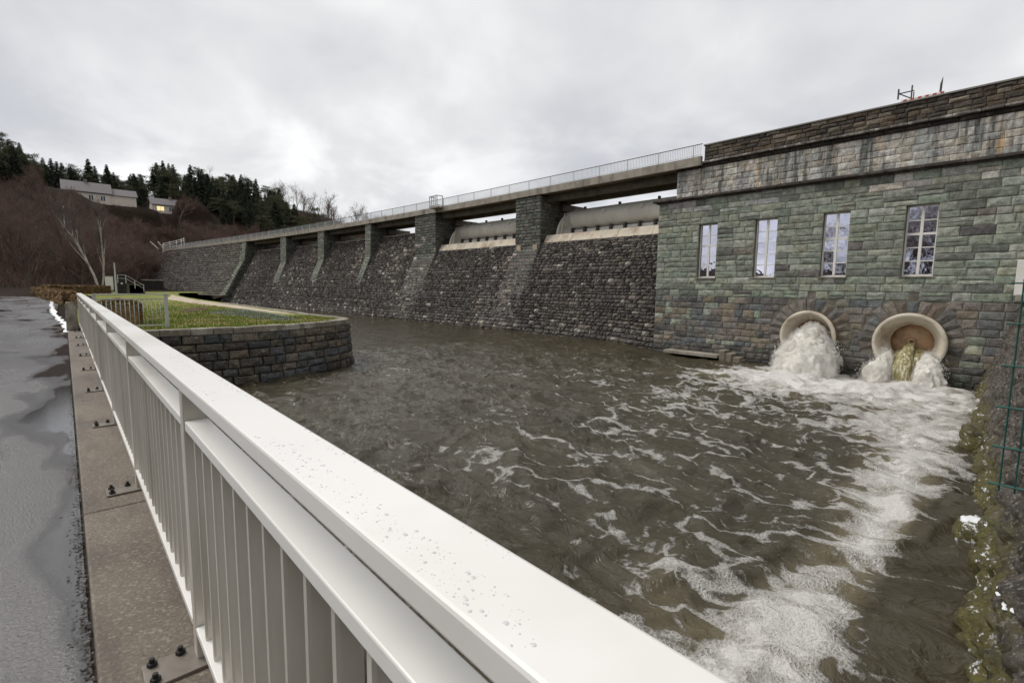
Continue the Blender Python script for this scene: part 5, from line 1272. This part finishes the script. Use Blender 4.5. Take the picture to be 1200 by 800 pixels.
def bare(seed, mt, mw, spread=.55, up_=.55, first=.28, fork=1, lean=(0, 0), fine=3, rad0=.020):
    r = random.Random(seed); big = MB(); tw = []
    def grow(p, d, ln, rad, lev):
        n = 4 if lev < 2 else 3; pts = [p]; dd = d.copy()
        for i in range(n):
            dd = (dd+Vector((r.gauss(0, .13 if fork == 1 else .07), r.gauss(0, .13 if fork == 1 else .07), r.gauss(.04, .08)))).normalized(); pts.append(pts[-1]+dd*ln/n)
        if lev <= 1: big.tube(pts, [rad*(1-.5*i/n) for i in range(n+1)], 6 if lev == 0 else 5, caps=False)
        else:
            for i in range(n): tw.append((pts[i], pts[i+1], rad*(1-.7*i/n), rad*(1-.7*(i+1)/n)))
        if lev >= fine+1: return
        kids = {0: (r.randint(7, 9) if fork == 1 else 12), 1: r.randint(5, 7), 2: r.randint(4, 6), 3: r.randint(3, 4)}.get(lev, 2)
        for k in range(kids):
            t = r.uniform(first if lev == 0 else .2, 1.0) if k else 1.0
            i = min(int(t*n), n-1); q_ = pts[i].lerp(pts[i+1], t*n-i); ang = r.uniform(0, 6.283)
            side = dd.orthogonal().normalized(); side.rotate(Matrix.Rotation(ang, 3, dd))
            nd = (dd*(1-spread*.6)+side*spread*r.uniform(.7, 1.2)+Vector((0, 0, up_*.35))).normalized()
            grow(q_, nd, ln*r.uniform(.45, .66)*(.6 if fork > 1 and lev == 0 else 1)*(1.1-.35*t if lev == 0 else 1), max(rad*.42*(1.1-.4*t), .0012), lev+1)
    for f in range(fork): grow(Vector((.01*f, .015*f, -.04)), Vector((lean[0]+(.0 if fork == 1 else .18*(f-.5)), lean[1]+(0 if fork == 1 else .26*(f-.8)), 1)).normalized(), .62*(1-.08*f)*(1.25 if fork > 1 else 1), rad0*(1-.2*f), 0)
    V = []; 
    for a, c_, ra, rb in tw:
        d = (c_-a).normalized(); u = d.orthogonal().normalized(); v = d.cross(u)
        for k in range(3):
            an = 2.094*k; V.append(a+(u*math.cos(an)+v*math.sin(an))*ra)
        for k in range(3):
            an = 2.094*k; V.append(c_+(u*math.cos(an)+v*math.sin(an))*rb)
    n = len(tw); Fb = np.array([(0, 1, 4, 3), (1, 2, 5, 4), (2, 0, 3, 5)])
    F = ((np.arange(n)*6)[:, None, None]+Fb[None]).reshape(-1, 4)
    return big.mesh('trunk', mt), np_mesh('crown', [p_[:] for p_ in V], F, mw)
SPR = [spruce(s) for s in (1, 2, 3, 4)]; PIN = [pine(s) for s in (11, 12, 13)]
BAR = [bare(s, mat_trunk, mat_twig, spread=.5+.1*(s % 3)) for s in (21, 22, 23, 24, 25)]
BIR = bare(33, mat_birch, mat_birch_twig, spread=.30, up_=1.2, first=.30, fork=2, lean=(0, .02), rad0=.0125)
def tree(kind, x, y, h, label, cat, group=None, name=None, wide=1.0, z=None, rz=None):
    me = rng.choice(kind) if isinstance(kind, list) else kind
    z = tz(x, y) if z is None else z
    root = empty(name, (x, y, z), label, cat, group, rz=rng.uniform(0, 6.28) if rz is None else rz); root.scale = (h*wide, h*wide, h)
    link('trunk', me[0], root); link('crown', me[1], root); return root
# forest on the ridge behind the houses, then thinner woods towards and behind the dam
fr = random.Random(40); put = []
def free(x, y, d):
    for a, c_ in put:
        if (a-x)**2+(c_-y)**2 < d*d: return False
    put.append((x, y)); return True
G1 = 'dark spruces of the wood on the ridge'; G2 = 'pines among the spruces on the ridge'; G3 = 'leafless brown trees on the hillside'; G4 = 'leafless trees on the shore behind the dam'
n = 0; tries = 0
while n < 330 and tries < 14000:
    tries += 1; x = -fr.uniform(186, 264); y = fr.uniform(-55, 84)
    if -4 < y < 44 and x > -230: continue
    if y > -6 and x > -214: continue
    if not free(x, y, 2.6): continue
    h = fr.uniform(7.5, 13)
    if fr.random() < .60: tree(SPR, x, y, h, 'dark green spruce standing in the wood on the ridge', 'spruce', G1, 'spruce_tree', fr.uniform(.95, 1.3))
    else: tree(PIN, x, y, h*.95, 'round-topped pine standing among the spruces on the ridge', 'pine', G2, 'pine_tree', fr.uniform(1.0, 1.35))
    n += 1
n = 0; tries = 0
while n < 230 and tries < 9000:
    tries += 1; y = fr.uniform(-75, 40); x = -float(foot(y))-fr.uniform(4, 110)
    if x < -214 and y > -30: continue
    if -3 < y < 40 and -235 < x < -178: continue
    if not free(x, y, 3.2): continue
    tree(BAR, x, y, fr.uniform(7, 12.5) if not (-9 < y < 40 and x < -132) else fr.uniform(4, 6.5), 'leafless brown tree standing on the steep wooded hillside', 'bare tree', G3, 'bare_tree', fr.uniform(.8, 1.2)); n += 1
n = 0; tries = 0
while n < 75 and tries < 6000:
    tries += 1; y = fr.uniform(48, 205); x = -float(foot(y))-fr.uniform(6, 105)
    if not free(x, y, 4.0): continue
    tree(BAR, x, y, fr.uniform(10, 17), 'leafless tree rising above the crest railing on the shore behind the dam', 'bare tree', G4, 'bare_tree', fr.uniform(.7, 1.0)); n += 1
G5 = 'leafless scrub on the slope below the houses'
n = 0; tries = 0
while n < 70 and tries < 9000:
    tries += 1; y = fr.uniform(0, 75); x = -float(foot(y))-fr.uniform(2, 60)
    if -4 < y < 60: continue
    if not free(x, y, 2.4): continue
    tree(BAR, x, y, fr.uniform(3.2, 6.0), 'low leafless scrub tree on the brown slope below the houses', 'scrub', G5, 'scrub_tree', fr.uniform(1.0, 1.6)); n += 1
n = 0; tries = 0
while n < 200 and tries < 14000:
    tries += 1; y = fr.uniform(2, 58); x = -float(foot(y))-fr.uniform(2, 48)
    hmax = 1.55+23.0*(-x/205)-tz(x, y)-.8
    if x < -200 or hmax < 2 or not free(x, y, 1.7): continue
    tree(BAR, x, y, min(fr.uniform(5, 10), hmax), 'low leafless scrub tree on the brown slope below the houses', 'scrub', G5, 'scrub_tree', fr.uniform(1.1, 1.8)); n += 1
# single trees that stand out
tree(BIR, -104, 4.3, 15.0, 'pale forked birch leaning at the foot of the brown slope', 'birch', None, 'birch_tree', 1.0, z=.6, rz=0.0)
tree(PIN[0], -230, 88, 17, 'broad dark pine standing above the crest railing, left of the tall bare snag', 'pine', None, 'pine_tree', 1.25)
tree(SPR[1], -225, 68, 13, 'dense green spruce just beyond the dam end, right of the lit house', 'spruce', None, 'spruce_tree', 1.5)
tree(SPR[2], -262, 140, 20, 'tall slim spruce standing alone among bare trees behind the crest', 'spruce', None, 'spruce_tree', 1.0)
tree(PIN[1], -262, 131, 18, 'spindly pine with a flat tufted top next to the tall slim spruce', 'pine', None, 'pine_tree', .8)
tree(BAR[0], -214, 6.5, 9.5, 'dark bare tree standing in front of the long house roof', 'bare tree', None, 'bare_tree', 1.0, z=21)
tree(BAR[3], -208, 31.5, 11.5, 'big round bare tree standing in front of the lit house', 'bare tree', None, 'bare_tree', 1.15, z=23)
# trees across the road behind the viewer (mirrored in the powerhouse windows)
for x, y, h in ((-11, -31, 13), (-15, -36, 14), (-20, -33, 13), (-24.5, -38, 12), (-9, -42, 15), (-19, -46, 15), (-41, -40, 10), (-6, -37, 13), (-13, -34, 12), (-17.5, -40, 14), (-23, -35, 9), (-10, -36, 14), (-14, -44, 16), (-8, -33, 11)):
    tree(BAR, x, y, h, 'leafless tree on the bank across the road', 'bare tree', 'trees on the bank across the road', 'bare_tree', 1.1)
# brown undergrowth
r = np.random.RandomState(8); nb = 64000
uy = r.uniform(-90, 190, nb); ux = -foot(uy)-np.abs(r.normal(0, 55, nb)); kp = ((ux > -216)&(ux < -186)&(uy > -4)&(uy < 27) | (ux > -236)&(ux < -198)&(uy > 21)&(uy < 46)); uz = terrain(ux, uy)
D = np.stack([r.normal(0, .45, nb), r.normal(0, .45, nb), np.ones(nb)], -1); D /= np.linalg.norm(D, axis=1)[:, None]
T = tri_cards(np.stack([ux, uy, uz-.1], -1), D, r.uniform(.6, 3.6, nb)*np.where(kp, .38, 1), r.uniform(.015, .075, nb), r).reshape(-1, 3)
tag(link('undergrowth', np_mesh('undergrowth', T, np.arange(len(T)).reshape(-1, 3), mat_scrub)), 'tangled reddish brown undergrowth covering the hillside', 'undergrowth', kind='stuff')
